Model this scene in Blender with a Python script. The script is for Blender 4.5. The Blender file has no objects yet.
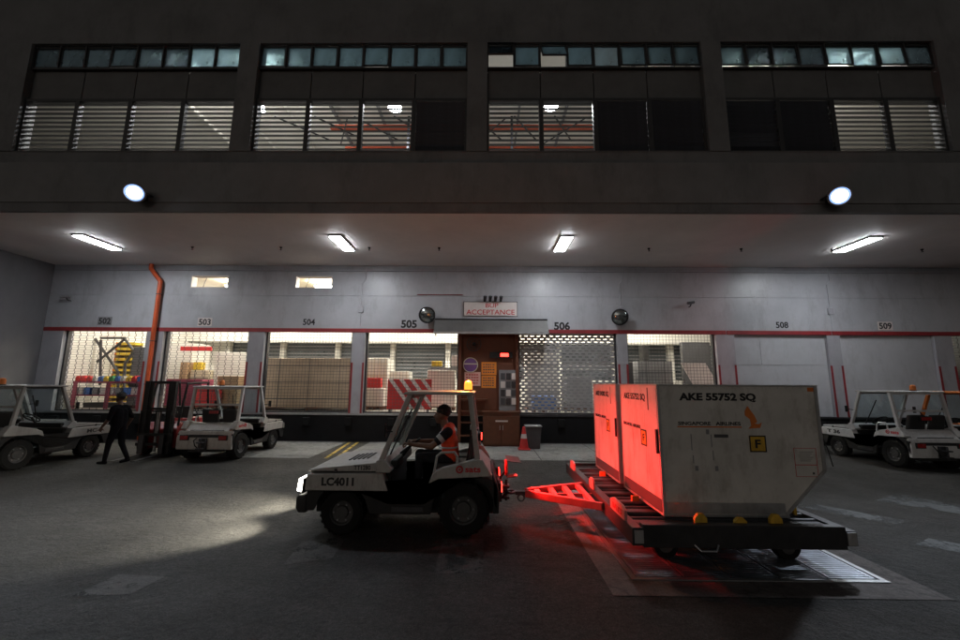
import bpy, bmesh, math, random
from mathutils import Vector, Matrix, Euler
random.seed(7)
R = math.radians
sc = bpy.context.scene
col = sc.collection

# ------------------------------------------------------------------ camera
FPX, CAMH = 404.0, 2.13                      # focal length in photo pixels (960 wide), eye height
cam = bpy.data.cameras.new('camera'); camo = bpy.data.objects.new('camera', cam); col.objects.link(camo)
cam.sensor_width = 36; cam.lens = FPX / 960 * 36; cam.clip_end = 2000; cam.clip_start = .05
CR = Matrix.Rotation(R(.71), 3, 'Z') @ Matrix.Rotation(math.pi / 2 + R(8.86), 3, 'X') @ Matrix.Rotation(.0072, 3, 'Z')
camo.matrix_world = Matrix.Translation((0, 0, CAMH)) @ CR.to_4x4()
sc.camera = camo

# ------------------------------------------------------------------ night sky, faint moonlight, exposure
w = bpy.data.worlds.new('World'); sc.world = w; w.use_nodes = True
nt = w.node_tree; nt.nodes.clear()
sky = nt.nodes.new('ShaderNodeTexSky'); sky.sky_type = 'NISHITA'; sky.sun_disc = False
sky.sun_elevation = R(3); sky.sun_rotation = R(200); sky.air_density = 1.0; sky.dust_density = 2.0
hs = nt.nodes.new('ShaderNodeHueSaturation'); hs.inputs['Saturation'].default_value = .3
bg = nt.nodes.new('ShaderNodeBackground'); bg.inputs['Strength'].default_value = .034
wo = nt.nodes.new('ShaderNodeOutputWorld')
nt.links.new(sky.outputs[0], hs.inputs['Color']); nt.links.new(hs.outputs[0], bg.inputs[0]); nt.links.new(bg.outputs[0], wo.inputs[0])
sun = bpy.data.lights.new('sun', 'SUN'); sun.energy = .012; sun.angle = R(15); sun.color = (1, .93, .85)
suno = bpy.data.objects.new('sun', sun); col.objects.link(suno); suno.rotation_euler = (R(50), 0, R(20))
sc.view_settings.view_transform = 'Standard'; sc.view_settings.look = 'None'
sc.view_settings.exposure = 0; sc.view_settings.gamma = 1
sc.render.engine = 'CYCLES'
sc.cycles.use_denoising = True; sc.cycles.max_bounces = 6; sc.cycles.diffuse_bounces = 4; sc.cycles.transparent_max_bounces = 12
sc.cycles.sample_clamp_indirect = 4; sc.cycles.use_light_tree = True
sc.cycles.caustics_reflective = False; sc.cycles.caustics_refractive = False

TUBE, INTUBE, HIBAY = 86, 200, 620
FLOODW, HEADW, REDW, BEACONW = 1500, 640, 36, 60

# ------------------------------------------------------------------ helpers
def un(px, py, ax, val):
    """photo pixel -> world point on the plane ax = val"""
    d = CR @ Vector(((px - 480) / FPX, (320 - py) / FPX, -1)); o = Vector((0, 0, CAMH)); i = 'xyz'.index(ax)
    return o + d * ((val - o[i]) / d[i])

MATS = {}
def mat(name, c, rough=.6, metal=0., var=.15, scale=3., bump=0., bscale=40., spec=.5, dirt=0., dirtc=(.02, .018, .015), coat=0.):
    if name in MATS: return MATS[name]
    m = bpy.data.materials.new(name); m.use_nodes = True; n = m.node_tree.nodes; l = m.node_tree.links
    p = n['Principled BSDF']; p.inputs['Roughness'].default_value = rough; p.inputs['Metallic'].default_value = metal
    p.inputs['Specular IOR Level'].default_value = spec; p.inputs['Coat Weight'].default_value = coat
    tc = n.new('ShaderNodeTexCoord')
    nz = n.new('ShaderNodeTexNoise'); nz.inputs['Scale'].default_value = scale; nz.inputs['Detail'].default_value = 6; nz.inputs['Roughness'].default_value = .65
    l.new(tc.outputs['Object'], nz.inputs['Vector'])
    rp = n.new('ShaderNodeValToRGB'); e = rp.color_ramp.elements
    e[0].position = .3; e[1].position = .7
    e[0].color = (*[max(0, x * (1 - var)) for x in c], 1); e[1].color = (*[min(1, x * (1 + var)) for x in c], 1)
    l.new(nz.outputs[0], rp.inputs[0]); out = rp.outputs[0]
    if dirt > 0:
        n2 = n.new('ShaderNodeTexNoise'); n2.inputs['Scale'].default_value = scale * 2.3; n2.inputs['Detail'].default_value = 9; n2.inputs['Roughness'].default_value = .75
        mp = n.new('ShaderNodeMapping'); mp.inputs['Scale'].default_value = (1, 1, .35); l.new(tc.outputs['Object'], mp.inputs[0]); l.new(mp.outputs[0], n2.inputs['Vector'])
        r2 = n.new('ShaderNodeValToRGB'); r2.color_ramp.elements[0].position = .5; r2.color_ramp.elements[1].position = .75
        r2.color_ramp.elements[1].color = (dirt, dirt, dirt, 1)
        l.new(n2.outputs[0], r2.inputs[0])
        mx = n.new('ShaderNodeMix'); mx.data_type = 'RGBA'; l.new(r2.outputs[0], mx.inputs[0]); l.new(out, mx.inputs[6]); mx.inputs[7].default_value = (*dirtc, 1)
        out = mx.outputs[2]
    l.new(out, p.inputs['Base Color'])
    rr = n.new('ShaderNodeMapRange'); rr.inputs[3].default_value = max(.02, rough - .12); rr.inputs[4].default_value = min(1, rough + .12)
    l.new(nz.outputs[0], rr.inputs[0]); l.new(rr.outputs[0], p.inputs['Roughness'])
    if bump > 0:
        nb = n.new('ShaderNodeTexNoise'); nb.inputs['Scale'].default_value = bscale; nb.inputs['Detail'].default_value = 5
        l.new(tc.outputs['Object'], nb.inputs['Vector'])
        b = n.new('ShaderNodeBump'); b.inputs['Strength'].default_value = bump; b.inputs['Distance'].default_value = .02
        l.new(nb.outputs[0], b.inputs['Height']); l.new(b.outputs[0], p.inputs['Normal'])
    MATS[name] = m; return m

def emit(name, c, s):
    if name in MATS: return MATS[name]
    m = bpy.data.materials.new(name); m.use_nodes = True; n = m.node_tree.nodes
    p = n['Principled BSDF']; p.inputs['Base Color'].default_value = (*c, 1); p.inputs['Emission Color'].default_value = (*c, 1); p.inputs['Emission Strength'].default_value = s
    MATS[name] = m; return m

def glass(name, c, rough=.05, mixf=.8, frost=0.):
    """thin pane: see-through tinted + gloss (+ milky translucency)"""
    m = bpy.data.materials.new(name); m.use_nodes = True; n = m.node_tree.nodes; l = m.node_tree.links
    n.remove(n['Principled BSDF']); o = n['Material Output']
    t = n.new('ShaderNodeBsdfTransparent'); t.inputs[0].default_value = (*c, 1)
    g = n.new('ShaderNodeBsdfGlossy'); g.inputs[1].default_value = rough; g.inputs[0].default_value = (.9, .9, .9, 1)
    mx = n.new('ShaderNodeMixShader'); mx.inputs[0].default_value = 1 - mixf
    if frost:
        tl = n.new('ShaderNodeBsdfTranslucent'); tc = n.new('ShaderNodeTexCoord'); nz = n.new('ShaderNodeTexNoise'); nz.inputs['Scale'].default_value = 2.2; nz.inputs['Detail'].default_value = 5
        l.new(tc.outputs['Object'], nz.inputs[0]); rp = n.new('ShaderNodeValToRGB')
        rp.color_ramp.elements[0].position = .35; rp.color_ramp.elements[1].position = .7
        rp.color_ramp.elements[0].color = (*[x * .6 for x in c], 1); rp.color_ramp.elements[1].color = (*c, 1)
        l.new(nz.outputs[0], rp.inputs[0]); l.new(rp.outputs[0], tl.inputs[0])
        m2 = n.new('ShaderNodeMixShader'); m2.inputs[0].default_value = frost; l.new(t.outputs[0], m2.inputs[1]); l.new(tl.outputs[0], m2.inputs[2])
        l.new(m2.outputs[0], mx.inputs[1])
    else: l.new(t.outputs[0], mx.inputs[1])
    l.new(g.outputs[0], mx.inputs[2]); l.new(mx.outputs[0], o.inputs[0]); MATS[name] = m; return m

class MB:
    def __init__(s): s.v = []; s.f = []
    def add(s, v, f):
        k = len(s.v); s.v += [tuple(x) for x in v]; s.f += [tuple(i + k for i in q) for q in f]; return s
    def box(s, x0, x1, y0, y1, z0, z1, m=None):
        v = [Vector((x, y, z)) for z in (z0, z1) for y in (y0, y1) for x in (x0, x1)]
        if m: v = [m @ q for q in v]
        return s.add(v, [(0, 2, 3, 1), (4, 5, 7, 6), (0, 1, 5, 4), (2, 6, 7, 3), (0, 4, 6, 2), (1, 3, 7, 5)])
    def prism(s, pts, plane, a, b):
        def q(u, w_, t): return {'xz': (u, t, w_), 'xy': (u, w_, t), 'yz': (t, u, w_)}[plane]
        n = len(pts); v = [q(u, w_, a) for u, w_ in pts] + [q(u, w_, b) for u, w_ in pts]
        return s.add(v, [tuple(range(n)), tuple(range(2 * n - 1, n - 1, -1))] + [(i, i + n, (i + 1) % n + n, (i + 1) % n) for i in range(n)])
    def cyl(s, p0, p1, r0, r1=None, n=14, caps=True):
        p0, p1 = Vector(p0), Vector(p1); r1 = r0 if r1 is None else r1
        d = (p1 - p0).normalized(); u = d.orthogonal().normalized(); t = d.cross(u)
        v = [p + (u * math.cos(2 * math.pi * i / n) + t * math.sin(2 * math.pi * i / n)) * r for p, r in ((p0, r0), (p1, r1)) for i in range(n)]
        f = [(i, (i + 1) % n, (i + 1) % n + n, i + n) for i in range(n)]
        if caps: f += [tuple(range(n - 1, -1, -1)), tuple(range(n, 2 * n))]
        return s.add(v, f)
    def tube(s, path, r, n=8):
        P = [Vector(p) for p in path]
        for a, b in zip(P, P[1:]): s.cyl(a, b, r, n=n)
        for p in P[1:-1]: s.sph(p, r * 1.0, n=n)
        return s
    def sph(s, c, r, n=10, m=None):
        c = Vector(c); r = Vector((r, r, r)) if not hasattr(r, '__len__') else Vector(r); h = max(4, n // 2 + 1); v = []; f = []
        v.append(Vector((0, 0, 1)))
        for j in range(1, h):
            a = math.pi * j / h
            for i in range(n): v.append(Vector((math.sin(a) * math.cos(2 * math.pi * i / n), math.sin(a) * math.sin(2 * math.pi * i / n), math.cos(a))))
        v.append(Vector((0, 0, -1))); L = len(v) - 1
        for i in range(n): f.append((0, 1 + i, 1 + (i + 1) % n))
        for j in range(h - 2):
            for i in range(n): f.append((1 + j * n + i, 1 + (j + 1) * n + i, 1 + (j + 1) * n + (i + 1) % n, 1 + j * n + (i + 1) % n))
        for i in range(n): f.append((L, L - n + (i + 1) % n, L - n + i))
        vv = [Vector((q.x * r.x, q.y * r.y, q.z * r.z)) for q in v]
        if m: vv = [m @ q for q in vv]
        return s.add([q + c for q in vv], f)
    def torus(s, c, rr, r, axis=(0, 0, 1), n=24, k=8):
        c = Vector(c); d = Vector(axis).normalized(); u = d.orthogonal().normalized(); t = d.cross(u); v = []; f = []
        for i in range(n):
            e = u * math.cos(2 * math.pi * i / n) + t * math.sin(2 * math.pi * i / n)
            for j in range(k): v.append(c + e * (rr + r * math.cos(2 * math.pi * j / k)) + d * r * math.sin(2 * math.pi * j / k))
        for i in range(n):
            for j in range(k): f.append((i * k + j, ((i + 1) % n) * k + j, ((i + 1) % n) * k + (j + 1) % k, i * k + (j + 1) % k))
        return s.add(v, f)
    def lathe(s, c, prof, axis='y', n=28):
        c = Vector(c); v = []; k = len(prof)
        for i in range(n):
            a = 2 * math.pi * i / n
            for r, h in prof:
                q = {'y': (r * math.cos(a), h, r * math.sin(a)), 'z': (r * math.cos(a), r * math.sin(a), h), 'x': (h, r * math.cos(a), r * math.sin(a))}[axis]
                v.append(c + Vector(q))
        f = [(i * k + j, ((i + 1) % n) * k + j, ((i + 1) % n) * k + j + 1, i * k + j + 1) for i in range(n) for j in range(k - 1)]
        return s.add(v, f)
    def mesh(s, name, m, smooth=True):
        me = bpy.data.meshes.new(name); me.from_pydata(s.v, [], s.f)
        bm = bmesh.new(); bm.from_mesh(me); bmesh.ops.recalc_face_normals(bm, faces=bm.faces); bm.to_mesh(me); bm.free()
        if m: me.materials.append(m)
        if smooth: me.shade_smooth(); me.set_sharp_from_angle(angle=.6)
        return me
    def build(s, name, m, parent=None, bevel=0., seg=2, smooth=True, kind=None):
        o = bpy.data.objects.new(name, s.mesh(name, m, smooth)); col.objects.link(o)
        if parent: o.parent = parent
        if bevel:
            b = o.modifiers.new('bevel', 'BEVEL'); b.width = bevel; b.segments = seg; b.limit_method = 'ANGLE'; b.angle_limit = .6
        if kind: o['kind'] = kind
        return o
def bx(name, m, parent, *a, bevel=0., kind=None): return MB().box(*a).build(name, m, parent, bevel, kind=kind)
def tag(o, label, cat, group=None):
    o['label'] = label; o['category'] = cat
    if group: o['group'] = group
    return o
def thing(name, label, cat, loc=(0, 0, 0), rz=0., group=None):
    o = bpy.data.objects.new(name, None); col.objects.link(o); o.location = loc; o.rotation_euler = (0, 0, rz); o.empty_display_size = .2
    return tag(o, label, cat, group)
def struct(o): o['kind'] = 'structure'; return o
def copy_tree(o, parent=None):
    c = o.copy(); col.objects.link(c); c.parent = parent
    for ch in list(o.children): copy_tree(ch, c)
    return c
_curve_cache = {}
def text(name, s, m, parent, loc, rot, wd, ht, bold=0., ext=.002):
    cu = bpy.data.curves.new('t', 'FONT'); cu.body = s; cu.extrude = .01; cu.offset = bold; cu.resolution_u = 3
    o = bpy.data.objects.new('t', cu); col.objects.link(o); dg = bpy.context.evaluated_depsgraph_get()
    me = bpy.data.meshes.new_from_object(o.evaluated_get(dg)); bpy.data.objects.remove(o)
    xs = [v.co.x for v in me.vertices]; ys = [v.co.y for v in me.vertices]
    cx, cy = (min(xs) + max(xs)) / 2, (min(ys) + max(ys)) / 2; sx = wd / (max(xs) - min(xs)); sy = ht / (max(ys) - min(ys))
    for v in me.vertices: v.co = Vector(((v.co.x - cx) * sx, (v.co.y - cy) * sy, v.co.z / .01 * ext))
    me.materials.clear(); me.materials.append(m)
    o = bpy.data.objects.new(name, me); col.objects.link(o); o.parent = parent; o.location = loc; o.rotation_euler = rot
    return o
FRONT = (R(90), 0, 0); LEFTF = (R(90), 0, R(-90)); RIGHTF = (R(90), 0, R(90))
def spot(name, loc, aim, power, c, cone, blend=.5, rad=.1, parent=None):
    L = bpy.data.lights.new(name, 'SPOT'); L.energy = power; L.color = c; L.spot_size = R(cone); L.spot_blend = blend; L.shadow_soft_size = rad
    o = bpy.data.objects.new(name, L); col.objects.link(o); o.location = loc
    o.rotation_euler = (Vector(aim) - Vector(loc)).to_track_quat('-Z', 'Y').to_euler(); o.parent = parent; return o

# ------------------------------------------------------------------ materials
def ground_mat(name, c0, c1, speck, patch, bump=.5, wet=.0):
    m = bpy.data.materials.new(name); m.use_nodes = True; n = m.node_tree.nodes; l = m.node_tree.links; p = n['Principled BSDF']
    tc = n.new('ShaderNodeTexCoord')
    def noise(s, d=6, r=.6):
        q = n.new('ShaderNodeTexNoise'); q.inputs['Scale'].default_value = s; q.inputs['Detail'].default_value = d; q.inputs['Roughness'].default_value = r; l.new(tc.outputs['Object'], q.inputs['Vector']); return q.outputs[0]
    def ramp(src, a, b, ca, cb):
        q = n.new('ShaderNodeValToRGB'); q.color_ramp.elements[0].position = a; q.color_ramp.elements[1].position = b
        q.color_ramp.elements[0].color = (*ca, 1); q.color_ramp.elements[1].color = (*cb, 1); l.new(src, q.inputs[0]); return q.outputs[0]
    def mix(f, a, b, mode='MIX'):
        q = n.new('ShaderNodeMix'); q.data_type = 'RGBA'; q.blend_type = mode
        for k, x in ((0, f), (6, a), (7, b)):
            if hasattr(x, 'links'): l.new(x, q.inputs[k])
            else: q.inputs[k].default_value = x if k == 0 else (*x, 1)
        return q.outputs[2]
    base = ramp(noise(.35, 8), .3, .72, c0, c1)
    fine = ramp(noise(70, 3, .85), .38, .64, (1 - speck,) * 3, (1 + speck,) * 3)
    out = mix(1., base, fine, 'MULTIPLY')
    g2 = ramp(noise(22, 4, .8), .36, .66, (1 - speck * .8,) * 3, (1 + speck * .8,) * 3); out = mix(1., out, g2, 'MULTIPLY')
    mid = ramp(noise(6, 6, .75), .3, .7, (.65,) * 3, (1.3,) * 3); out = mix(1., out, mid, 'MULTIPLY')
    st = ramp(noise(1.1, 9, .7), .56, .70, (0, 0, 0), (patch,) * 3); out = mix(st, out, tuple(x * .35 for x in c0))
    mp = n.new('ShaderNodeMapping'); mp.inputs['Scale'].default_value = (.7, 2.6, 1); l.new(tc.outputs['Object'], mp.inputs[0])
    sm = n.new('ShaderNodeTexNoise'); sm.inputs['Scale'].default_value = 1.5; sm.inputs['Detail'].default_value = 7; sm.inputs['Roughness'].default_value = .7; l.new(mp.outputs[0], sm.inputs['Vector'])
    out = mix(ramp(sm.outputs[0], .58, .66, (0, 0, 0), (.65,) * 3), out, tuple(x * .3 for x in c0))
    v = n.new('ShaderNodeTexVoronoi'); v.feature = 'DISTANCE_TO_EDGE'; v.inputs['Scale'].default_value = .55
    wv = n.new('ShaderNodeTexNoise'); wv.inputs['Scale'].default_value = 1.6; wv.inputs['Detail'].default_value = 7; l.new(tc.outputs['Object'], wv.inputs['Vector'])
    ad = n.new('ShaderNodeVectorMath'); ad.operation = 'ADD'; l.new(tc.outputs['Object'], ad.inputs[0]); l.new(wv.outputs[1], ad.inputs[1]); l.new(ad.outputs[0], v.inputs['Vector'])
    ck = ramp(v.outputs['Distance'], .0, .012, (.45,) * 3, (1, 1, 1)); out = mix(.8, out, ck, 'MULTIPLY')
    l.new(out, p.inputs['Base Color'])
    rg = n.new('ShaderNodeMapRange'); rg.inputs[3].default_value = .55 - wet; rg.inputs[4].default_value = .95 - wet; l.new(noise(1.3, 5), rg.inputs[0]); l.new(rg.outputs[0], p.inputs['Roughness'])
    b = n.new('ShaderNodeBump'); b.inputs['Strength'].default_value = bump; b.inputs['Distance'].default_value = .015; l.new(noise(60, 4, .7), b.inputs['Height'])
    b2 = n.new('ShaderNodeBump'); b2.inputs['Strength'].default_value = bump * .7; b2.inputs['Distance'].default_value = .1; l.new(noise(9, 6, .7), b2.inputs['Height']); l.new(b.outputs[0], b2.inputs['Normal'])
    l.new(b2.outputs[0], p.inputs['Normal']); return m
M_asph = ground_mat('asphalt', (.026, .0245, .0225), (.052, .049, .044), .65, .75, 1.)
M_conc = ground_mat('concrete_slab', (.16, .16, .155), (.27, .27, .26), .25, .7, .4)
M_brush = ground_mat('pinkish_concrete', (.10, .085, .08), (.15, .125, .12), .2, .4, .4)
M_oldpatch = ground_mat('patched_asphalt', (.06, .056, .054), (.085, .082, .079), .3, .5, .6)
M_facade = mat('facade_paint', (.145, .15, .155), .8, var=.22, scale=.7, bump=.15, bscale=25, dirt=.5, dirtc=(.05, .05, .05))
M_fascia = mat('fascia_paint', (.175, .18, .185), .75, var=.18, scale=.6, bump=.12, dirt=.5, dirtc=(.06, .06, .06))
M_spandrel = mat('spandrel_panel', (.105, .108, .11), .7, var=.2, scale=1.5)
M_soffit = mat('soffit_paint', (.80, .76, .74), .55, var=.08, scale=.8, bump=.04)
M_wall = mat('bay_wall_paint', (.40, .41, .44), .38, var=.1, scale=.9, bump=.08, bscale=8, dirt=.55, dirtc=(.2, .19, .19))
M_doorp = mat('panel_door_paint', (.47, .48, .51), .38, var=.08, scale=1.1, bump=.08, bscale=6, dirt=.45, dirtc=(.25, .24, .24))
M_column = mat('column_paint', (.36, .36, .39), .45, var=.08, scale=1.2, dirt=.4, dirtc=(.15, .14, .14))
M_redpaint = mat('red_stripe_paint', (.26, .025, .03), .5, var=.2, scale=2.5, dirt=.4, dirtc=(.06, .02, .02))
M_dock = mat('black_dock_rubber', (.009, .009, .01), .8, spec=.2, var=.3, scale=4, bump=.2)
M_steel = mat('galvanised_steel', (.36, .37, .38), .42, .7, var=.15, scale=6)
M_dsteel = mat('dark_steel', (.05, .05, .055), .5, .5, var=.25, scale=6)
M_black = mat('black_paint', (.017, .017, .0175), .6, spec=.3, var=.3, scale=5, dirt=.2, dirtc=(.05, .045, .04))
M_rubber = mat('tyre_rubber', (.011, .011, .011), .85, spec=.2, var=.3, scale=8, bump=.2)
M_frame = mat('window_frame', (.035, .036, .038), .5, .2, var=.2)
M_slat = mat('louvre_slat', (.016, .017, .019), .55, .1, var=.2)
M_white = mat('interior_white', (.72, .70, .65), .6, var=.06, scale=1.5)
M_cream = mat('interior_cream', (.62, .55, .40), .6, var=.08, scale=1.5)
M_ifloor = mat('interior_floor', (.25, .24, .22), .5, var=.2, scale=1.5)
M_grey = mat('mid_grey', (.22, .22, .23), .6, var=.15)
M_char = mat('charcoal_sheet', (.06, .06, .065), .6, var=.2)
M_tugw = mat('tug_white_paint', (.42, .405, .38), .45, var=.14, scale=3.5, dirt=.75, dirtc=(.13, .105, .085), coat=.1, bump=.06, bscale=9)
M_tugg = mat('tug_grey_white_paint', (.27, .265, .26), .45, var=.1, scale=3, dirt=.5, dirtc=(.1, .09, .08))
M_tugw2 = mat('tug_cool_white_paint', (.55, .56, .57), .45, var=.12, scale=3, dirt=.6, dirtc=(.2, .19, .18), coat=.15)
M_orange = mat('orange_paint', (.62, .17, .03), .5, var=.15, dirt=.3)
M_pipe = mat('orange_pipe_paint', (.55, .085, .02), .4, var=.12, scale=4, dirt=.25, dirtc=(.2, .05, .02))
M_yellow = mat('yellow_paint', (.55, .33, .03), .6, var=.25, scale=6, dirt=.5)
M_roadyel = mat('yellow_line_paint', (.48, .33, .05), .75, var=.3, scale=9, dirt=.8, dirtc=(.08, .08, .075))
M_roadwht = mat('worn_white_paint', (.105, .112, .116), .75, var=.35, scale=5, dirt=.7, dirtc=(.08, .08, .08))
M_uld = mat('uld_skin', (.55, .535, .50), .55, .05, var=.15, scale=1.8, dirt=.8, dirtc=(.24, .21, .17), bump=.35, bscale=3.2)
M_alu = mat('uld_aluminium', (.45, .45, .45), .4, .6, var=.15, scale=5, dirt=.3)
M_ink = mat('black_lettering', (.012, .012, .014), .6, var=.05)
M_redink = mat('red_lettering', (.5, .02, .03), .6, var=.05)
M_signw = mat('sign_white', (.66, .6, .57), .5, var=.06, dirt=.15, dirtc=(.3, .28, .25))
M_wood = mat('brown_laminate', (.10, .035, .015), .5, var=.2, scale=6)
M_booth = mat('brown_booth_wall', (.13, .04, .018), .6, var=.15, scale=3)
M_kraft = mat('kraft_card', (.40, .27, .16), .75, var=.12, scale=3, dirt=.2, dirtc=(.2, .13, .08))
M_bluep = mat('blue_plastic', (.05, .14, .42), .5)
M_redp = mat('red_plastic', (.55, .03, .03), .5)
M_greenp = mat('green_plastic', (.07, .28, .1), .5)
M_yelp = mat('yellow_plastic', (.7, .5, .05), .5)
M_mag = mat('maroon_panel', (.28, .05, .09), .55)
M_seat = mat('black_vinyl', (.016, .016, .017), .5, var=.2)
M_skin = mat('skin', (.21, .105, .065), .55, var=.08, scale=20)
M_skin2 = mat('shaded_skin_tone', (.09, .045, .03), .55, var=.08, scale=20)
M_hair = mat('black_hair', (.01, .009, .008), .6, var=.3, scale=60)
M_vest = mat('orange_vest', (.9, .075, .02), .7, var=.12, scale=9, bump=.2, bscale=30)
M_refl = mat('reflective_tape', (.5, .5, .5), .35, .2, var=.05)
M_cloth = mat('dark_cloth', (.006, .006, .008), .9, spec=.08, var=.3, scale=14, bump=.3, bscale=25)
M_shoe = mat('shoe_white', (.5, .5, .5), .6)
M_grille = mat('grille_wire', (.10, .10, .10), .45, .5)
M_dgrille = mat('dark_grille_wire', (.05, .05, .055), .5, .4)
M_tube = emit('tube_light_face', (.92, .96, 1.), TUBE)
M_intube = emit('interior_tube_face', (1., .94, .82), INTUBE)
M_halltube = emit('hall_tube_face', (1., .96, .9), 420)
M_hibay = emit('highbay_face', (.95, .98, 1.), HIBAY)
M_flood = emit('floodlight_lens', (.82, .9, 1.), 9)
M_rimglow = emit('floodlight_glow_ring', (.32, .52, 1.), 1.1)
M_head = emit('headlight_lens', (1., .95, .82), 14)
M_tail = emit('tail_lamp_lens', (1., .03, .02), 10)
M_beacon = emit('beacon_dome', (1., .19, .02), 3.2)
M_led = emit('red_led', (1., .03, .02), 9)
M_offlens = mat('unlit_lens', (.3, .3, .28), .2, var=.05)
M_offred = mat('unlit_red_lens', (.3, .02, .02), .25, var=.05)
M_pane = glass('awning_pane', (.22, .28, .30), .12, .9, .45); M_dimpane = glass('dimmed_awning_pane', (.09, .11, .12), .2, .92, .5)  # second pane is dimmed: weaker window light put into the glass tint
M_wing = mat('wing_wall_paint', (.14, .14, .148), .6, var=.12, scale=.9, dirt=.3, dirtc=(.08, .08, .08))
M_rim = mat('dark_rim', (.05, .05, .05), .6, var=.3, scale=9)
M_screen = glass('tug_windscreen', (.85, .9, .9), .03, .92)
M_mirror = mat('mirror_dome', (.30, .33, .33), .2, .9, var=.2, scale=6)
M_grate = mat('grating_steel', (.5, .54, .62), .32, .9, var=.2, scale=6)

def flaked(m, lo, hi, sc_):
    n = m.node_tree.nodes; l = m.node_tree.links; p = n['Principled BSDF']; tc = n.new('ShaderNodeTexCoord'); q = n.new('ShaderNodeTexNoise')
    q.inputs['Scale'].default_value = sc_; q.inputs['Detail'].default_value = 10; q.inputs['Roughness'].default_value = .78; l.new(tc.outputs['Object'], q.inputs[0])
    r_ = n.new('ShaderNodeMapRange'); r_.inputs[1].default_value = lo; r_.inputs[2].default_value = hi; l.new(q.outputs[0], r_.inputs[0]); l.new(r_.outputs[0], p.inputs['Alpha'])
flaked(M_roadwht, .33, .55, 1.8); flaked(M_roadyel, .38, .5, 5); flaked(M_oldpatch, .3, .5, 2.2)
# ------------------------------------------------------------------ ground
def sheet(name, pts, z, m, kind='structure', parent=None, th=None):
    mb = MB()
    if th: mb.prism(pts, 'xy', z - th, z)
    else: mb.add([(x, y, z) for x, y in pts], [tuple(range(len(pts)))])
    o = mb.build(name, m, parent)
    if kind and not parent: o['kind'] = kind
    return o
def rect(x0, x1, y0, y1): return [(x0, y0), (x1, y0), (x1, y1), (x0, y1)]
sheet('ground', rect(-400, 400, -400, 400), 0, M_asph)
# concrete apron before the dock, in separate slabs with open joints
apron = struct(bpy.data.objects.new('dock_apron', None)); col.objects.link(apron)
xs = [-8.6, -6.75, -4.92]; xs2 = [-4.1, -2.2, -.3, 1.6, 3.5, 5.4, 7.3]
for a in (xs, xs2):
    for x0, x1 in zip(a, a[1:]):
        for y0, y1 in ((11.75, 13.3), (13.3, 14.95)):
            sheet('slab', rect(x0 + .012, x1 - .012, y0 + .012, y1 - .012), .008 + random.uniform(0, .003), M_conc, parent=apron)
for dx in (0, .28):
    sheet('yellow_line', [(-4.85 + dx, 14.9), (-4.75 + dx, 14.9), (-4.42 + dx, 11.8), (-4.52 + dx, 11.8)], .004, M_roadyel)
for i, pts in enumerate((
        [(-.56, 4.93), (-.01, 4.96), (0, 5.98), (-.56, 5.95)],
        [(-2.35, 5.1), (-1.85, 5.3), (-1.9, 6.0), (-2.45, 5.8)],
        [(-4.1, 4.35), (-3.55, 4.4), (-3.5, 4.78), (-4.05, 4.82)])):
    sheet('asphalt_patch', pts, .004, M_oldpatch)
for pts in ([(7.35, 8.1), (8.3, 7.05), (8.9, 7.2), (8.2, 8.55)], [(5.6, 7.6), (6.4, 6.75), (6.75, 6.95), (6.0, 7.8)], [(5.85, 5.95), (6.5, 5.45), (6.9, 5.6), (6.3, 6.2)]):
    sheet('worn_marking', pts, .004, M_roadwht)
# pit frame with steel grating
pit = struct(bpy.data.objects.new('pit_surround', None)); col.objects.link(pit)
PX0, PX1, PY0, PY1 = 1.32, 4.74, 4.5, 8.9
for r_ in (rect(PX0, PX1, PY0, PY0 + .33), rect(PX0, PX1, PY1 - .33, PY1), rect(PX0, PX0 + .3, PY0 + .335, PY1 - .335), rect(PX1 - .3, PX1, PY0 + .335, PY1 - .335)):
    sheet('concrete_border', r_, .006, M_brush, parent=pit)
gx0, gx1, gy0, gy1 = PX0 + .305, PX1 - .305, PY0 + .335, PY1 - .335
sheet('pit_bed', rect(gx0, gx1, gy0, gy1), .004, M_black, parent=pit)
fr = MB()
for a in ((gx0, gx0 + .06, gy0, gy1), (gx1 - .06, gx1, gy0, gy1), (gx0 + .06, gx1 - .06, gy0, gy0 + .06), (gx0 + .06, gx1 - .06, gy1 - .06, gy1)): fr.box(*a, .005, .016)
fr.build('steel_edge', M_steel, pit)
npan = 5; pw = (gx1 - gx0 - .14) / npan
for i in range(npan):
    a = gx0 + .07 + i * pw; g = MB(); b = a + pw - .02; y = gy0 + .08
    for x in (a, b - .03): g.box(x, x + .03, gy0 + .08, gy1 - .08, .005, .018)
    k = 0
    while y < gy1 - .1:
        g.box(a + .03, b - .03, y, y + .035, .006, .016); y += .05
    q = g.build('grating_panel', M_grate, pit)
    q['kind'] = 'stuff'

# ------------------------------------------------------------------ building shell
WY, DZ, DT, ZC, FY = 15.1, 1.0, 4.0, 6.59, 10.08
XL, XR = -16.83, 26.0
B = thing('warehouse_building', 'grey two-storey cargo warehouse with louvred windows above a row of dock doors', 'building')
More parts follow.
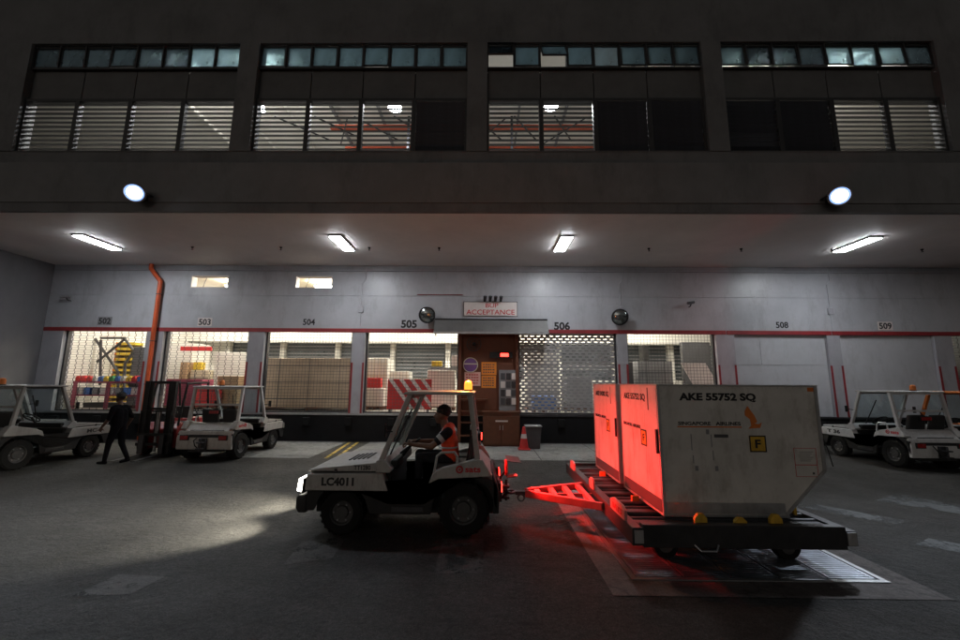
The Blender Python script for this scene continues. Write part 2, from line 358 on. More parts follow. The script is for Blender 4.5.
# soffit, fascia, upper facade
bx('soffit', M_soffit, B, -26, XR, FY + .12, WY + .2, ZC, ZC + .3)
bx('fascia_lip', M_facade, B, -26, XR, FY, FY + .12, ZC - .002, 6.83)
bx('fascia', M_fascia, B, -26, XR, FY - .03, FY + .12, 6.832, 7.97)
bx('parapet_band', M_facade, B, -26, XR, FY + .05, FY + .4, 7.972, 8.34)
BAYS = [(-13.05, -7.02), (-6.47, -.53), (.03, 6.03), (6.58, 12.5)]
edges = [-26] + [e for b in BAYS for e in b] + [XR]
for i in range(0, len(edges), 2): bx('pilaster', M_facade, B, edges[i], edges[i + 1], FY + .02, FY + .42, 8.342, 11.70)
bx('upper_wall', M_facade, B, -26, XR, FY + .05, FY + .42, 11.702, 17)
ZL0, ZL1, ZA0, ZA1 = 8.36, 9.96, 10.96, 11.68
openm = [[1, 1, 1, 1], [1, 1, 1, 0], [1, 1, 0, 0], [2, 0, 1, 1]]
awn = [[0, 0, 0, 4, 0, 0, 0, 0], [3, 0, 2, 0, 5, 0, 0, 0], [32, 4, 30, 4, 0, 5, 6, 5], [5, 4, 4, 3, 5, 0, 5, 4]]
M_slat2 = mat('closed_louvre_slat', (.045, .05, .062), .45, .1, var=.25)
slatc = MB().box(-.71, .71, -.055, .055, -.006, .006).mesh('slat', M_slat2)
slatm = MB().box(-.71, .71, -.055, .055, -.006, .006).mesh('slat', M_slat)
for bi, (x0, x1) in enumerate(BAYS):
    W4 = (x1 - x0) / 4
    for k in range(4):
        a = x0 + k * W4; sp = bx('spandrel', M_spandrel, B, a + .015, a + W4 - .015, FY + .2, FY + .28, ZL1 + .05, ZA0 - .04)
        st = openm[bi][k]
        fm = MB(); y0, y1 = FY + .12, FY + .26
        fm.box(a, a + .06, y0, y1, ZL0, ZL1 + .04).box(a + W4 - .06, a + W4, y0, y1, ZL0, ZL1 + .04).box(a + .06, a + W4 - .06, y0, y1, ZL0 - .01, ZL0 + .05).box(a + .06, a + W4 - .06, y0, y1, ZL1 - .03, ZL1 + .04)
        wn = fm.build('louvre_window', M_frame, B)
        ns = 11; dz = (ZL1 - ZL0 - .1) / ns
        for j in range(ns):
            s_ = bpy.data.objects.new('slat', slatm if st == 1 else slatc); col.objects.link(s_); s_.parent = wn
            s_.location = (a + W4 / 2, FY + .19, ZL0 + .06 + (j + .5) * dz); s_.scale.x = (W4 - .13) / 1.42
            ang = {1: 8, 0: -58, 2: -46}[st]
            if st != 1 or j < ns: s_.scale.y = 1.0 if st == 1 else 1.5
            s_.rotation_euler.x = R(ang) + random.uniform(-.03, .03)
            if bi == 3 and k == 0 and j in (1, 2, 3): s_.rotation_euler.x = R(-35)
            if bi == 2 and k == 3 and j == 1: s_.rotation_euler.x = R(-45)
        if st != 1:
            pass
        for h in range(2):
            b0 = a + h * W4 / 2; b1 = b0 + W4 / 2; i = k * 2 + h; dg = awn[bi][i]
            piv = (0, FY + .16, ZA1 - .02)
            fr = MB(); hh = ZA1 - ZA0 - .05; ww = W4 / 2 - .035
            fr.box(-ww / 2, -ww / 2 + .035, -.02, .02, -hh, 0).box(ww / 2 - .035, ww / 2, -.02, .02, -hh, 0).box(-ww / 2 + .035, ww / 2 - .035, -.02, .02, -.035, 0).box(-ww / 2 + .035, ww / 2 - .035, -.02, .02, -hh, -hh + .035)
            fr.box(-.012, .012, -.03, -.02, -hh, -hh + .06)
            fo = fr.build('awning_window', M_frame, B); fo.location = ((b0 + b1) / 2, piv[1], piv[2]); fo.rotation_euler.x = R(-dg)
            bx('pane', M_dimpane if (bi == 0 and i < 6) or (bi == 2 and i == 0) or (bi == 3 and i in (1, 2, 3, 7)) else M_pane, fo, -ww / 2 + .035, ww / 2 - .035, -.004, .004, -hh + .035, -.035)
    bx('spandrel_backing', M_black, B, x0, x1, FY + .285, FY + .32, ZL1 + .045, ZA0 - .041)
    cf = MB().box(x0, x1, FY + .1, FY + .26, ZA0 - .04, ZA0).box(x0, x1, FY + .1, FY + .26, ZA1, ZA1 + .03)
    for k in range(9): cf.box(x0 + k * W4 / 2 - .016 + (.016 if k == 0 else (-.016 if k == 8 else 0)), x0 + k * W4 / 2 + .016 + (.016 if k == 0 else (-.016 if k == 8 else 0)), FY + .1, FY + .26, ZA0, ZA1)
    cf.build('window_frame', M_frame, B)
    bx('sill', M_facade, B, x0, x1, FY + .03, FY + .3, ZL0 - .03, ZL0 - .012)
# upper hall
UZ = 13.2
bx('upper_floor', M_ifloor, B, -26, XR, FY + .5, 24, 7.9, 8.1)
bx('upper_ceiling', M_white, B, -26, XR, FY + .43, 24, UZ, UZ + .2)
bx('upper_back_wall', M_white, B, -26, XR, 24, 24.2, 8.1, UZ)
M_rackred = mat('rack_red_paint', (.38, .07, .03), .5, var=.2)
for y, z, hgt in ((15.6, 12.75, .18), (17.4, 12.85, .22), (19.2, 12.6, .25)):
    bx('crane_beam', M_rackred, B, -6.6 if y < 19 else -9.5, 12, y, y + .12, z, z + hgt)
for x in [-12 + 1.9 * i for i in range(14)]:
    bx('roof_rib', M_grey if x > -7 else M_white, B, x, x + .08, FY + .5, 23.9, UZ - .16, UZ - .002)
tr = MB()
for i, x in enumerate([-8.2 + 1.55 * i for i in range(14)]):
    tr.cyl((x, 14.2, 12.3), (x + 1.2, 16.8, 12.95), .035, n=6); 
    if i % 2: tr.cyl((x + 1.2, 14.4, 12.35), (x, 17.0, 12.95), .03, n=6)
tr.build('roof_brace', M_dsteel, B, kind='stuff')
for x in (-3.2, 1.0, 4.6, 10.2): bx('hall_post', M_dsteel, B, x, x + .1, 15.0, 15.1, 8.1, 12.9)
for i, (px, py, lab) in enumerate(((258, 108, 'leftmost'), (395, 108, 'middle'), (551, 107, 'rightmost'), (862, 118, None))):
    if lab is None: continue
    c = un(px, py, 'y', 13.4)
    t = thing('highbay_lamp', ['bright round hall lamp seen through the first lit louvres right of the left pilaster', 'bright round hall lamp seen through the third louvred window of the second bay', 'small round hall lamp glowing through louvres right of the middle pilaster'][i], 'lamp', c, group='lamps in the upper hall')
    MB().lathe((0, 0, 0), [(.001, .3), (.08, .3), (.12, .16), (.24, .02), (.26, 0), (.25, 0), (.1, .14)], 'z').build('reflector', M_steel, t)
    MB().sph((0, 0, .02), (.2, .2, .12), n=14).build('bulb', M_hibay, t)
    MB().cyl((0, 0, .3), (0, 0, UZ - c.z - .17), .015, n=6).build('drop_rod', M_dsteel, t)
for x in (-11.5, -8.6, 9.0, 12.0): bx('hall_tube', M_halltube, B, x, x + 1.3, 12.5, 12.62, 12.7, 12.76)

# dock wall
DOORS = dict(d502=(-16.05, -12.85), d503=(-12.2, -8.95), d504=(-8.33, -5.0), d505=(-4.5, -.97), d506=(1.25, 4.94), d507=(5.32, 8.62), d508=(9.3, 12.72), d509=(13.2, 16.65), d510=(17.3, 20.6))
bx('dock_face', M_dock, B, XL, XR, WY + .02, WY + .3, 0, DZ - .07)
bx('dock_edge', M_steel, B, XL, -.98, WY - .01, WY + .2, DZ - .068, DZ - .002)
bx('dock_edge', M_dsteel, B, 1.26, XR, WY - .01, WY + .2, DZ - .068, DZ - .002)
for i in range(26):
    x = XL + .9 + i * 1.55
    if -1 < x < 1.3: continue
    bx('dock_bumper', M_rubber, B, x, x + .25, WY - .1, WY + .018, .55, .85, bevel=.02)
ks = list(DOORS.values()); cols_ = [(XL, ks[0][0])] + [(a[1], b[0]) for a, b in zip(ks, ks[1:])] + [(ks[-1][1], XR)]
for x0, x1 in cols_:
    if x0 < 0 < x1: continue
    bx('column', M_column, B, x0 + .002, x1 - .002, WY, WY + .4, DZ, DT - .002)
    if x0 > XL:
        for x in (x0 + .004, x1 - .074): bx('corner_guard', M_redpaint, B, x, x + .07, WY - .012, WY - .001, DZ, 2.85)
VENTS = [(-11.38, -9.92), (-7.32, -5.89)]; VZ0, VZ1 = 5.69, 6.17
bx('dock_wall', M_wall, B, XL, XR, WY, WY + .25, DT, 5.39)
bx('dock_wall', M_wall, B, XL, XR, WY + .004, WY + .25, 5.40, VZ0)
e = [XL, VENTS[0][0], VENTS[0][1], VENTS[1][0], VENTS[1][1], XR]
for i in range(0, 6, 2): bx('dock_wall', M_wall, B, e[i], e[i + 1], WY + .004, WY + .25, VZ0 + .001, VZ1)
bx('dock_wall', M_wall, B, XL, XR, WY + .004, WY + .25, VZ1 + .001, ZC - .001)
for x0, x1 in VENTS:
    f_ = MB().box(x0, x0 + .03, WY - .01, WY + .28, VZ0, VZ1).box(x1 - .03, x1, WY - .01, WY + .28, VZ0, VZ1).box(x0 + .03, x1 - .03, WY - .01, WY + .28, VZ0, VZ0 + .03).box(x0 + .03, x1 - .03, WY - .01, WY + .28, VZ1 - .03, VZ1).build('vent_opening', M_signw, B)
    MB().tube([(x0 + .3, WY + .24, VZ0 + .03), (x0 + .42, WY + .24, VZ1 - .03)], .012).build('stay', M_dsteel, f_)
for x0, x1 in ((XL, 9.0), (9.03, 12.9), (12.93, XR)): bx('stripe', M_redpaint, B, x0, x1, WY - .02, WY - .001, 3.985, 4.13)
bx('left_wing_wall', M_wing, B, XL - .3, XL - .001, FY + .13, WY + .2, 0, ZC - .001)
# closed panel doors
for nm, seams in (('d508', 1), ('d509', 0)):
    x0, x1 = DOORS[nm]
    d = bx('panel_door', M_doorp, B, x0, x1, WY + .12, WY + .2, DZ, DT)
    xm = x0 + (x1 - x0) * .29
    if seams:
        for a in ((x0 + .01, xm - .006, 2.87, DT - .01), (xm + .006, x1 - .01, 2.87, DT - .01), (x0 + .01, x1 - .01, DZ + .01, 2.855)):
            bx('panel', M_doorp, d, a[0], a[1], WY + .10, WY + .119, a[2], a[3], bevel=.004)
    else: bx('panel', M_doorp, d, x0 + .01, x1 - .01, WY + .10, WY + .119, DZ + .01, DT - .01, bevel=.004)
# open-mesh roller shutters
M_bsteel = mat('punched_steel', (.30, .30, .31), .5, .1, var=.2)
def shutter(nm, kind, m):
    x0, x1 = DOORS[nm]; g = MB(); y = WY + .2; z = DZ + .02
    if kind == 'grid':
        while z < DT: g.box(x0 + .03, x1 - .03, y, y + .008, z, z + .012); z += .115
        x = x0 + .1
        while x < x1 - .05: g.box(x, x + .009, y + .009, y + .017, DZ, DT); x += .12
    elif kind == 'link':
        r_ = 0
        while z < DT:
            g.box(x0 + .03, x1 - .03, y, y + .008, z, z + .009)
            x = x0 + .15 + (.035 if r_ % 2 else 0)
            while x < x1 - .05:
                g.box(x, x + .012, y + .011, y + .02, z, z + .09); g.box(x - .012, x + .024, y + .011, y + .018, z + .035, z + .055); x += .27
            z += .09; r_ += 1
    else:
        r_ = 0
        while z < DT - .05:
            g.box(x0 + .02, x1 - .02, y, y + .012, z, z + .062)
            x = x0 + .02 - (.12 if r_ % 2 else 0)
            while x < x1 - .05:
                a = max(x, x0 + .02); b = min(x + .1, x1 - .02)
                if b > a: g.box(a, b, y + .001, y + .011, z + .062, z + .112)
                x += .24
            z += .112; r_ += 1
    gd = MB().box(x0, x0 + .06, WY + .14, WY + .28, DZ, DT - .003).box(x1 - .06, x1, WY + .14, WY + .28, DZ, DT - .003).box(x0 + .06, x1 - .06, WY + .15, WY + .26, DZ + .001, DZ + .05).build('roller_shutter', M_dsteel, B)
    c = g.build('curtain', m, gd, smooth=False); c['kind'] = 'stuff'
for nm, k, m in (('d502', 'link', M_dgrille), ('d503', 'link', M_dgrille), ('d504', 'grid', M_grille), ('d505', 'grid', M_grille), ('d506', 'brick', M_bsteel), ('d507', 'grid', M_dgrille), ('d510', 'link', M_grille)): shutter(nm, k, m)
# bay numbers
for n_, px, py, plate in (('502', 105, 321, 2), ('503', 205, 322, 1), ('504', 309, 322, 0), ('505', 409, 324, 0), ('506', 562, 326, 0), ('508', 782, 325, 0), ('509', 885, 326, 1)):
    c = un(px, py, 'y', WY); par = B
    big = n_ in ('505', '506'); wd, ht = (.60, .31) if big else (.46, .24)
    if plate:
        par = bx('number_plate', M_signw if plate == 1 else M_grey, B, c.x - .27, c.x + .27, WY - .012, WY - .001, c.z - .16, c.z + .16)
    text('bay_number', n_, M_ink, par, (c.x, WY - (.015 if plate else .003), c.z), FRONT, wd, ht, .04 if big else .025)
for x in (-4.72, 5.12, 12.95):
    MB().tube([(x, WY - .03, 4.2), (x, WY - .03, 5.9), (x + .12, WY - .03, 6.05), (x + .12, WY - .03, ZC - .01)], .018).build('conduit', M_wall, B)
    bx('junction_box', M_column, B, x - .1, x + .1, WY - .07, WY - .003, 4.75, 5.0, bevel=.01)
MB().tube([(XL + .1, WY - .025, 6.38), (8, WY - .025, 6.38), (XR, WY - .025, 6.38)], .02).build('conduit', M_column, B)
MB().tube([(-2.6, WY - .02, 5.45), (-.85, WY - .02, 5.45)], .014).build('conduit', M_redpaint, B)
# warehouse interior
bx('warehouse_floor', M_ifloor, B, XL, XR, WY + .301, 24, DZ - .2, DZ - .003)
bx('warehouse_ceiling', M_cream, B, XL, XR, WY + .26, 24, 6.45, 6.58)
bx('warehouse_back_wall', M_white, B, XL, XR, 24, 24.2, DZ, 6.45)
bx('warehouse_side_wall', M_white, B, XL - .3, XL, WY + .41, 24, DZ, 6.45)
bx('warehouse_beam', M_white, B, XL, XR, 22.6, 22.9, 4.35, 5.0)
M_dwin = mat('dark_window_band', (.045, .055, .06), .3, var=.35, scale=2)
x = -15.0
while x < 18:
    wb = bx('back_window', M_dwin, B, x, x + 2.9, 23.9, 23.99, 2.4, 4.4)
    mb = MB()
    for k in range(9): mb.box(x + .02, x + 2.88, 23.86, 23.895, 2.5 + k * .21, 2.56 + k * .21)
    mb.build('blade', M_grey, wb)
    bx('interior_post', M_white, B, x - .28, x - .02, 23.6, 23.85, DZ, 6.4)
    x += 3.25
for x in (-15.2, -11.3, -7.4, -3.5, .2, 4.0, 7.9):
    for y in (17.0, 20.5): bx('interior_tube', M_intube, B, x, x + 1.4, y, y + .14, 6.2, 6.26)
bx('interior_tube', M_intube, B, 18.2, 19.4, 17.5, 17.62, 6.2, 6.26)

# ------------------------------------------------------------------ lamps on the building
for i, ((px, py), lab) in enumerate((((97, 241), 'long tube light on the soffit nearest the left wing wall'), ((341, 241), 'tube light on the soffit above bay 504'), ((563.5, 242), 'tube light on the soffit above the bay 506 shutter'), ((858, 243), 'long tube light on the soffit above bay 509'))):
    c = un(px, py, 'z', ZC)
    t = thing('ceiling_light', lab, 'ceiling light', (c.x, 12.45, ZC), group='tube lights on the soffit')
    MB().box(-.2, .2, -.69, .69, -.045, -.001).build('housing', M_frame, t, bevel=.008)
    bx('diffuser', M_tube, t, -.17, .17, -.66, .66, -.066, -.0455, bevel=.008)
for i, ((px, py), lab) in enumerate((((136, 193), 'glaring floodlight on the fascia near the orange pipe'), ((838, 196), 'glaring floodlight on the fascia above the cargo containers and parked tractors'))):
    c = un(px, py, 'y', FY - .3)
    t = thing('floodlight', lab, 'floodlight', (c.x, FY - .03, c.z), group='floodlights on the fascia')
    rot = Matrix.Translation((0, -.3, 0)) @ Matrix.Rotation(R(30), 4, 'X') @ Matrix.Rotation(R(28 if px < 480 else -28), 4, 'Z')
    hd = MB().lathe((0, 0, 0), [(.21, -.10), (.25, -.10), (.25, -.04), (.21, .06), (.12, .10), (.001, .10)], 'y', 32)
    for k in range(7): hd.box(-.2 + k * .062, -.185 + k * .062, .101, .16, -.12, .12)
    ho = hd.build('housing', M_grey, t); ho.matrix_local = rot
    lo = MB().lathe((0, 0, 0), [(.001, -.085), (.165, -.085), (.165, -.07)], 'y', 32).build('lens', M_flood, t); lo.matrix_local = rot
    lr = MB().lathe((0, 0, 0), [(.166, -.083), (.209, -.086), (.209, -.07)], 'y', 32).build('glow_ring', M_rimglow, t); lr.matrix_local = rot  # added ring that glows blue, for the bluish glare around the lens
    MB().box(-.1, .1, -.02, -.001, -.1, .1).tube([(-.27, -.3, 0), (-.27, -.06, 0), (.27, -.06, 0), (.27, -.3, 0)], .018).build('bracket', M_dsteel, t)
    spot('flood_beam', (c.x, FY - .03 - .3 - .12, c.z - .12), (c.x * .6, .8, 0), FLOODW, (.82, .9, 1.), 106, 1., .2)
for i in range(8):
    c = un(*((193, 247), (281, 247), (369, 247), (439, 247), (649, 248), (740, 249), (831, 249), (922, 249))[i], 'z', ZC)
    o = MB().cyl((0, 0, 0), (0, 0, -.05), .045, .03, n=10).cyl((0, 0, -.05), (0, 0, -.09), .012, n=6).cyl((0, 0, -.09), (0, 0, -.1), .035, n=8).build('sprinkler_head', M_black)
    o.location = (c.x, 12.94, ZC - .001)
    tag(o, ['leftmost small dark sprinkler head on the soffit, above bay 503', 'dark sprinkler head on the soffit left of the bay 504 tube light', 'dark sprinkler head on the soffit just right of the bay 504 tube light', 'dark sprinkler head on the soffit above the left convex mirror', 'dark sprinkler head on the soffit above the right convex mirror', 'dark sprinkler head on the soffit above bay 508', 'dark sprinkler head beside the left end of the bay 509 tube light', 'rightmost dark sprinkler head on the soffit'][i], 'sprinkler', 'sprinkler heads on the soffit')
# orange pipe
p = thing('drain_pipe', 'orange pipe running down the column between bays 502 and 503', 'pipe', (0, 0, 0))
MB().tube([(-12.9, 14.96, ZC - .002), (-12.9, 14.96, 6.4), (-12.47, 14.96, 5.9), (-12.47, 14.96, .02)], .075, n=14).build('pipe_run', M_pipe, p)
for z in (5.4, 3.6, 2.0): MB().torus((-12.47, 14.96, z), .08, .014, n=16).box(-12.5, -12.44, 15.03, WY - .001, z - .02, z + .02).build('clamp', M_dsteel, p)
# convex mirrors
for px, py, lab in ((427, 315, 'round convex mirror on the wall left of the red sign'), (620, 317, 'round convex mirror right of the bay 506 number, reflecting the orange beacon')):
    c = un(px, py, 'y', WY - .35)
    t = thing('convex_mirror', lab, 'mirror', (c.x, WY, c.z), group='convex mirrors on the dock wall')
    rr = Matrix.Rotation(R(18), 4, 'X')
    mb = MB().lathe((0, 0, 0), [(.001, -.10), (.08, -.093), (.16, -.072), (.24, -.028), (.28, 0)], 'y')
    o = mb.build('mirror_face', M_mirror, t); o.location = (0, -.34, 0); o.rotation_euler.x = R(18)
    o = MB().lathe((0, 0, 0), [(.28, -.03), (.31, -.03), (.31, .03), (.2, .05), (.001, .06)], 'y').build('mirror_back', M_dsteel, t); o.location = (0, -.34, 0); o.rotation_euler.x = R(18)
    MB().tube([(0, -.3, 0), (0, -.15, -.02), (0, -.015, -.02)], .022).box(-.08, .08, -.02, -.001, -.12, .08).build('arm', M_dsteel, t)
# sign, awning
c0, c1 = un(464, 302, 'y', WY - .05), un(517, 316, 'y', WY - .05)
t = thing('hanging_sign', 'white wall sign with red letters above the grey awning', 'sign', (0, 0, 0))
bx('sign_board', M_signw, t, c0.x, c1.x, WY - .06, WY - .02, c1.z, c0.z, bevel=.01)
MB().box(c0.x - .02, c0.x - .001, WY - .065, WY - .001, c1.z - .02, c0.z + .02).box(c1.x + .001, c1.x + .02, WY - .065, WY - .001, c1.z - .02, c0.z + .02).box(c0.x - .001, c1.x + .001, WY - .065, WY - .001, c0.z + .001, c0.z + .02).build('sign_frame', M_dsteel, t)
mx_ = (c0.x + c1.x) / 2
text('lettering', 'BUP', M_redink, t, (mx_ + .06, WY - .063, c0.z - .13), FRONT, .48, .17, .008)
text('lettering', 'ACCEPTANCE', M_redink, t, (mx_, WY - .063, c1.z + .14), FRONT, 1.82, .19, .008)
sl = MB()
for k in range(4):
    x = mx_ - .22 + k * .2; sl.cyl((x, WY - .12, c0.z + .02), (x + .02, WY - .25, c0.z + .18), .05, .07, n=10); sl.cyl((x, WY - .03, c0.z + .03), (x, WY - .13, c0.z + .03), .015, n=6)
sl.build('sign_spotlights', M_dsteel, t)
a0 = un(436, 321, 'y', WY - .02); a1 = un(546, 321, 'y', WY - .02)
t = thing('awning', 'grey box awning over the brown acceptance booth', 'awning', (0, 0, 0))
M_awn = mat('awning_sheet', (.13, .128, .125), .5, .1, var=.12, scale=2, dirt=.3)
MB().prism([(WY - .002, a0.z + .02), (WY - .30, a0.z), (WY - .62, 3.97), (WY - .62, 3.90), (WY - .59, 3.90), (WY - .28, a0.z - .05), (WY - .002, a0.z - .05)], 'yz', a0.x, a1.x).build('roof_sheet', M_awn, t)
for x in (a0.x + .002, a1.x - .03): MB().prism([(WY - .002, a0.z - .051), (WY - .28, a0.z - .051), (WY - .585, 3.92), (WY - .002, 3.86)], 'yz', x, x + .028).build('side_cheek', M_dsteel, t)
bx('front_trim', M_steel, t, a0.x - .01, a1.x + .01, WY - .65, WY - .621, 3.88, 3.96)
bx('cap_strip', M_black, t, a0.x - .01, a1.x + .01, WY - .32, WY - .02, a0.z + .021, a0.z + .05)
# cctv brackets
for px, py, lab in ((690, 303, 'small dark camera on the wall above bay 507'), (67, 297, 'small camera high in the left corner above bay 502')):
    c = un(px, py, 'y', WY - .15); t = thing('wall_camera', lab, 'camera', (c.x, WY, c.z))
    MB().cyl((-.14, -.26, -.03), (.14, -.16, .03), .05, n=12).build('camera_body', M_char if px > 200 else M_steel, t)
    MB().tube([(.02, -.2, -.03), (.02, -.12, -.12), (.02, -.001, -.12)], .018).build('arm', M_dsteel, t)

# ------------------------------------------------------------------ acceptance booth (recess at ground level)
t = thing('acceptance_booth', 'brown recessed booth with papers pinned up under the grey awning', 'booth', (0, 0, 0))
bx('back_panel', M_booth, t, -.95, 1.23, WY + .02, WY + .08, DZ - .06, 3.985)
for x0, x1 in ((-.968, -.86), (1.14, 1.248)): bx('jamb', M_booth, t, x0, x1, WY - .15, WY + .019, .0, 3.98)
def board(name, m, pxy, depth=.012):
    (ax_, ay), (bx_, by) = pxy; a = un(ax_, ay, 'y', WY); b = un(bx_, by, 'y', WY)
    return bx(name, m, t, a.x, b.x, WY + .019 - depth, WY + .019, b.z, a.z), (a + b) / 2
M_op = mat('orange_notice_paper', (.75, .24, .03), .7, var=.06); M_pk = mat('pink_notice_paper', (.75, .42, .36), .7, var=.05)
for nm, m, q in (('pink_notice', M_pk, ((464.5, 372), (480.5, 386))), ('orange_notice', M_op, ((481.5, 362), (496.5, 375))), ('orange_notice', M_op, ((481.5, 375.6), (496, 388)))):
    o, c = board(nm, m, q); ln = MB()
    a, b = un(*q[0], 'y', WY), un(*q[1], 'y', WY)
    for k in range(4):
        z = a.z - (k + 1) * (a.z - b.z) / 5; wv = random.uniform(.15, .2)
        for j in range(5):
            xa = a.x + .06 + j * (b.x - a.x - .12) / 5; ln.box(xa, xa + (b.x - a.x - .12) / 5 * random.uniform(.5, .85), WY + .003, WY + .0065, z - .02, z + .02)
    ln.build('print', M_char if 'orange' in nm else M_redink, o, kind='stuff')
M_pur = mat('purple_disc', (.16, .07, .22), .4)
c = un(470.5, 365, 'y', WY); ck = MB().lathe((c.x, WY + .018, c.z), [(.001, -.03), (.26, -.03), (.28, -.02), (.28, 0)], 'y').build('round_sign', M_pur, t)
MB().torus((c.x, WY - .013, c.z), .265, .015, (0, 1, 0), 28).box(c.x - .25, c.x + .25, WY - .016, WY - .0125, c.z + .02, c.z + .06).build('rim', M_cream, ck)
c = un(474, 344, 'y', WY - .2); fan = MB().torus((c.x, WY - .2, c.z), .26, .012, (0, 1, 0), 24).torus((c.x, WY - .2, c.z), .16, .008, (0, 1, 0), 24).sph((c.x, WY - .2, c.z), .07)
fan.cyl((c.x, WY - .2, c.z), (c.x, WY + .018, c.z - .03), .03)
for k in range(10): fan.cyl((c.x, WY - .2, c.z), (c.x + .26 * math.cos(k * .628), WY - .2, c.z + .26 * math.sin(k * .628)), .006, n=5)
fan.build('wall_fan', M_dsteel, t)
c = un(501, 355, 'y', WY - .1); ld = bx('led_box', M_black, t, c.x - .42, c.x + .42, WY - .1, WY + .018, c.z - .11, c.z + .11)
c = un(504.5, 355, 'y', WY - .1); bx('led_bar', M_led, ld, c.x - .15, c.x + .15, WY - .108, WY - .1005, c.z - .06, c.z + .06)
a, b = un(499, 370, 'y', WY), un(517, 411, 'y', WY); cb = bx('pigeonhole_rack', M_grey, t, a.x, b.x, WY - .1, WY + .018, b.z, a.z)
for i in range(3):
    for j in range(4): bx('pocket', [M_char, M_dsteel, M_signw][(i + j * 2) % 3], cb, a.x + .06 + i * .2, a.x + .22 + i * .2, WY - .13, WY - .101, a.z - .35 - j * .3, a.z - .12 - j * .3)
bx('door_post', M_steel, t, b.x + .02, b.x + .07, WY - .06, WY + .018, DZ, 2.95)
bx('counter_shelf', M_wood, t, -.85, .1, WY - .35, WY + .018, 1.5, 1.56)
for k, z in enumerate((.25, .7, 1.1)): bx('counter_shelf', M_wood, t, -.85, 0, WY - .32, WY + .018, z, z + .04)
# wooden cabinet on the ground in front
a, b = un(483, 410, 'y', 14.2), un(520, 448.5, 'y', 14.2)
cz = thing('cabinet', 'brown wooden cabinet standing on the ground below the booth', 'cabinet', ((a.x + b.x) / 2, 14.4, 0))
hw = (b.x - a.x) / 2
bx('carcass', M_wood, cz, -hw, hw, -.2, .3, .012, 1.12, bevel=.008)
bx('worktop', M_wood, cz, -hw - .03, hw + .03, -.24, .32, 1.121, 1.16, bevel=.006)
for s in (-1, 1):
    d = bx('door', M_wood, cz, (0.008 if s > 0 else -hw + .03), (hw - .03 if s > 0 else -.008), -.221, -.201, .08, 1.0, bevel=.005)
    bx('handle', M_steel, d, s * .05 - .01, s * .05 + .01, -.24, -.222, .55, .7)
bx('label_strip', M_signw, cz, -.2, .22, -.226, -.2225, .82, .87)
# traffic cone and bin
c = un(523.5, 449, 'z', 0); t = thing('traffic_cone', 'red traffic cone standing beside the wooden cabinet', 'cone', (c.x, 13.6, 0))
MB().box(-.19, .19, -.19, .19, .012, .05).build('base', M_redp, t, bevel=.015)
MB().lathe((0, 0, 0), [(.15, .051), (.15, .07), (.045, .72), (.03, .73), (.001, .73)], 'z', 24).build('cone_body', M_redp, t)
MB().lathe((0, 0, 0), [(.105, .36), (.082, .50)], 'z', 24).build('reflective_sleeve', M_refl, t)
c = un(533, 449, 'z', 0); t = thing('rubbish_bin', 'dark bin with pale lid beside the red traffic cone', 'bin', (c.x + .02, 13.9, 0))
MB().prism([(-.2, .01), (.2, .01), (.26, .7), (-.26, .7)], 'xz', -.2, .2).build('bin_body', M_char, t, bevel=.02)
MB().box(-.28, .28, -.23, .23, .701, .75).build('lid', M_greenp if False else M_steel, t, bevel=.02)

# ------------------------------------------------------------------ goods inside the dock doors
def crate(name, m, px0, py0, px1, py1, y, dep, label, cat, group=None, floor=True, bands=0, bev=.02):
    a = un(px0, py0, 'y', y); b = un(px1, py1, 'y', y); z0 = DZ if floor else b.z
    t_ = thing(name, label, cat, ((a.x + b.x) / 2, y, z0), group=group); hw_ = abs(b.x - a.x) / 2; h = a.z - z0
    base = 0.
    if floor:
        mb = MB()
        for k in (-1, 0, 1): mb.box(k * (hw_ - .08) - .06, k * (hw_ - .08) + .06, 0, dep, .0, .1)
        mb.box(-hw_, hw_, 0, dep, .1, .13).build('pallet', M_wood, t_); base = .132
    bx('load', m, t_, -hw_ + .02, hw_ - .02, .01, dep, base, h, bevel=bev)
    if bands:
        mb = MB()
        for k in range(bands): mb.box(-hw_ + .01, hw_ - .01, 0, .012, base + (k + .5) * (h - base) / bands, base + (k + .5) * (h - base) / bands + .025)
        for k in range(bands): 
            x = -hw_ + (k + .5) * 2 * hw_ / bands; mb.box(x, x + .02, -.002, .011, base, h)
        mb.build('strapping', M_char if bands < 4 else M_cream, t_)
    return t_
M_wrap = mat('wrapped_kraft', (.46, .35, .245), .5, var=.15, scale=2, dirt=.45, dirtc=(.3, .22, .15), bump=.3, bscale=5)
crate('wrapped_pallet', M_wrap, 265, 358, 352.5, 412, 16.2, 1.6, 'large brown wrapped load behind the bay 504 mesh shutter', 'pallet load', bands=3)
crate('white_carton_stack', M_white, 366, 358, 386, 411, 17.4, 1.2, 'tall white stack at the left side of bay 505', 'boxes', bands=4)
crate('white_carton_stack', M_white, 387, 371, 408, 411, 17.9, 1.0, 'lower white stack behind the striped barrier in bay 505', 'boxes', bands=4)
t_ = crate('red_carton', M_redp, 366, 378, 381, 388, 17.0, .3, 'small red box in front of the white stack in bay 505', 'box', floor=False)
crate('low_white_crate', M_white, 366, 388, 383, 411, 16.98, .5, 'low white crate under the small red box in bay 505', 'crate')
crate('white_cabinet', M_white, 427, 370, 455, 412, 17.0, .8, 'white cabinet with a dark emblem on its front in bay 505', 'cabinet')
c = un(440, 382, 'y', 16.98)
crate('yellow_box', M_yelp, 431, 361, 442, 366.5, 17.2, .3, 'yellow box on the grey shelf above the white cabinet', 'box', floor=False)
crate('white_box', M_signw, 451, 355.5, 461.5, 366.5, 17.2, .3, 'pale square box beside the yellow box on the grey shelf', 'box', floor=False)
s = un(428, 367, 'y', 17.1); s2 = un(462, 370, 'y', 17.1)
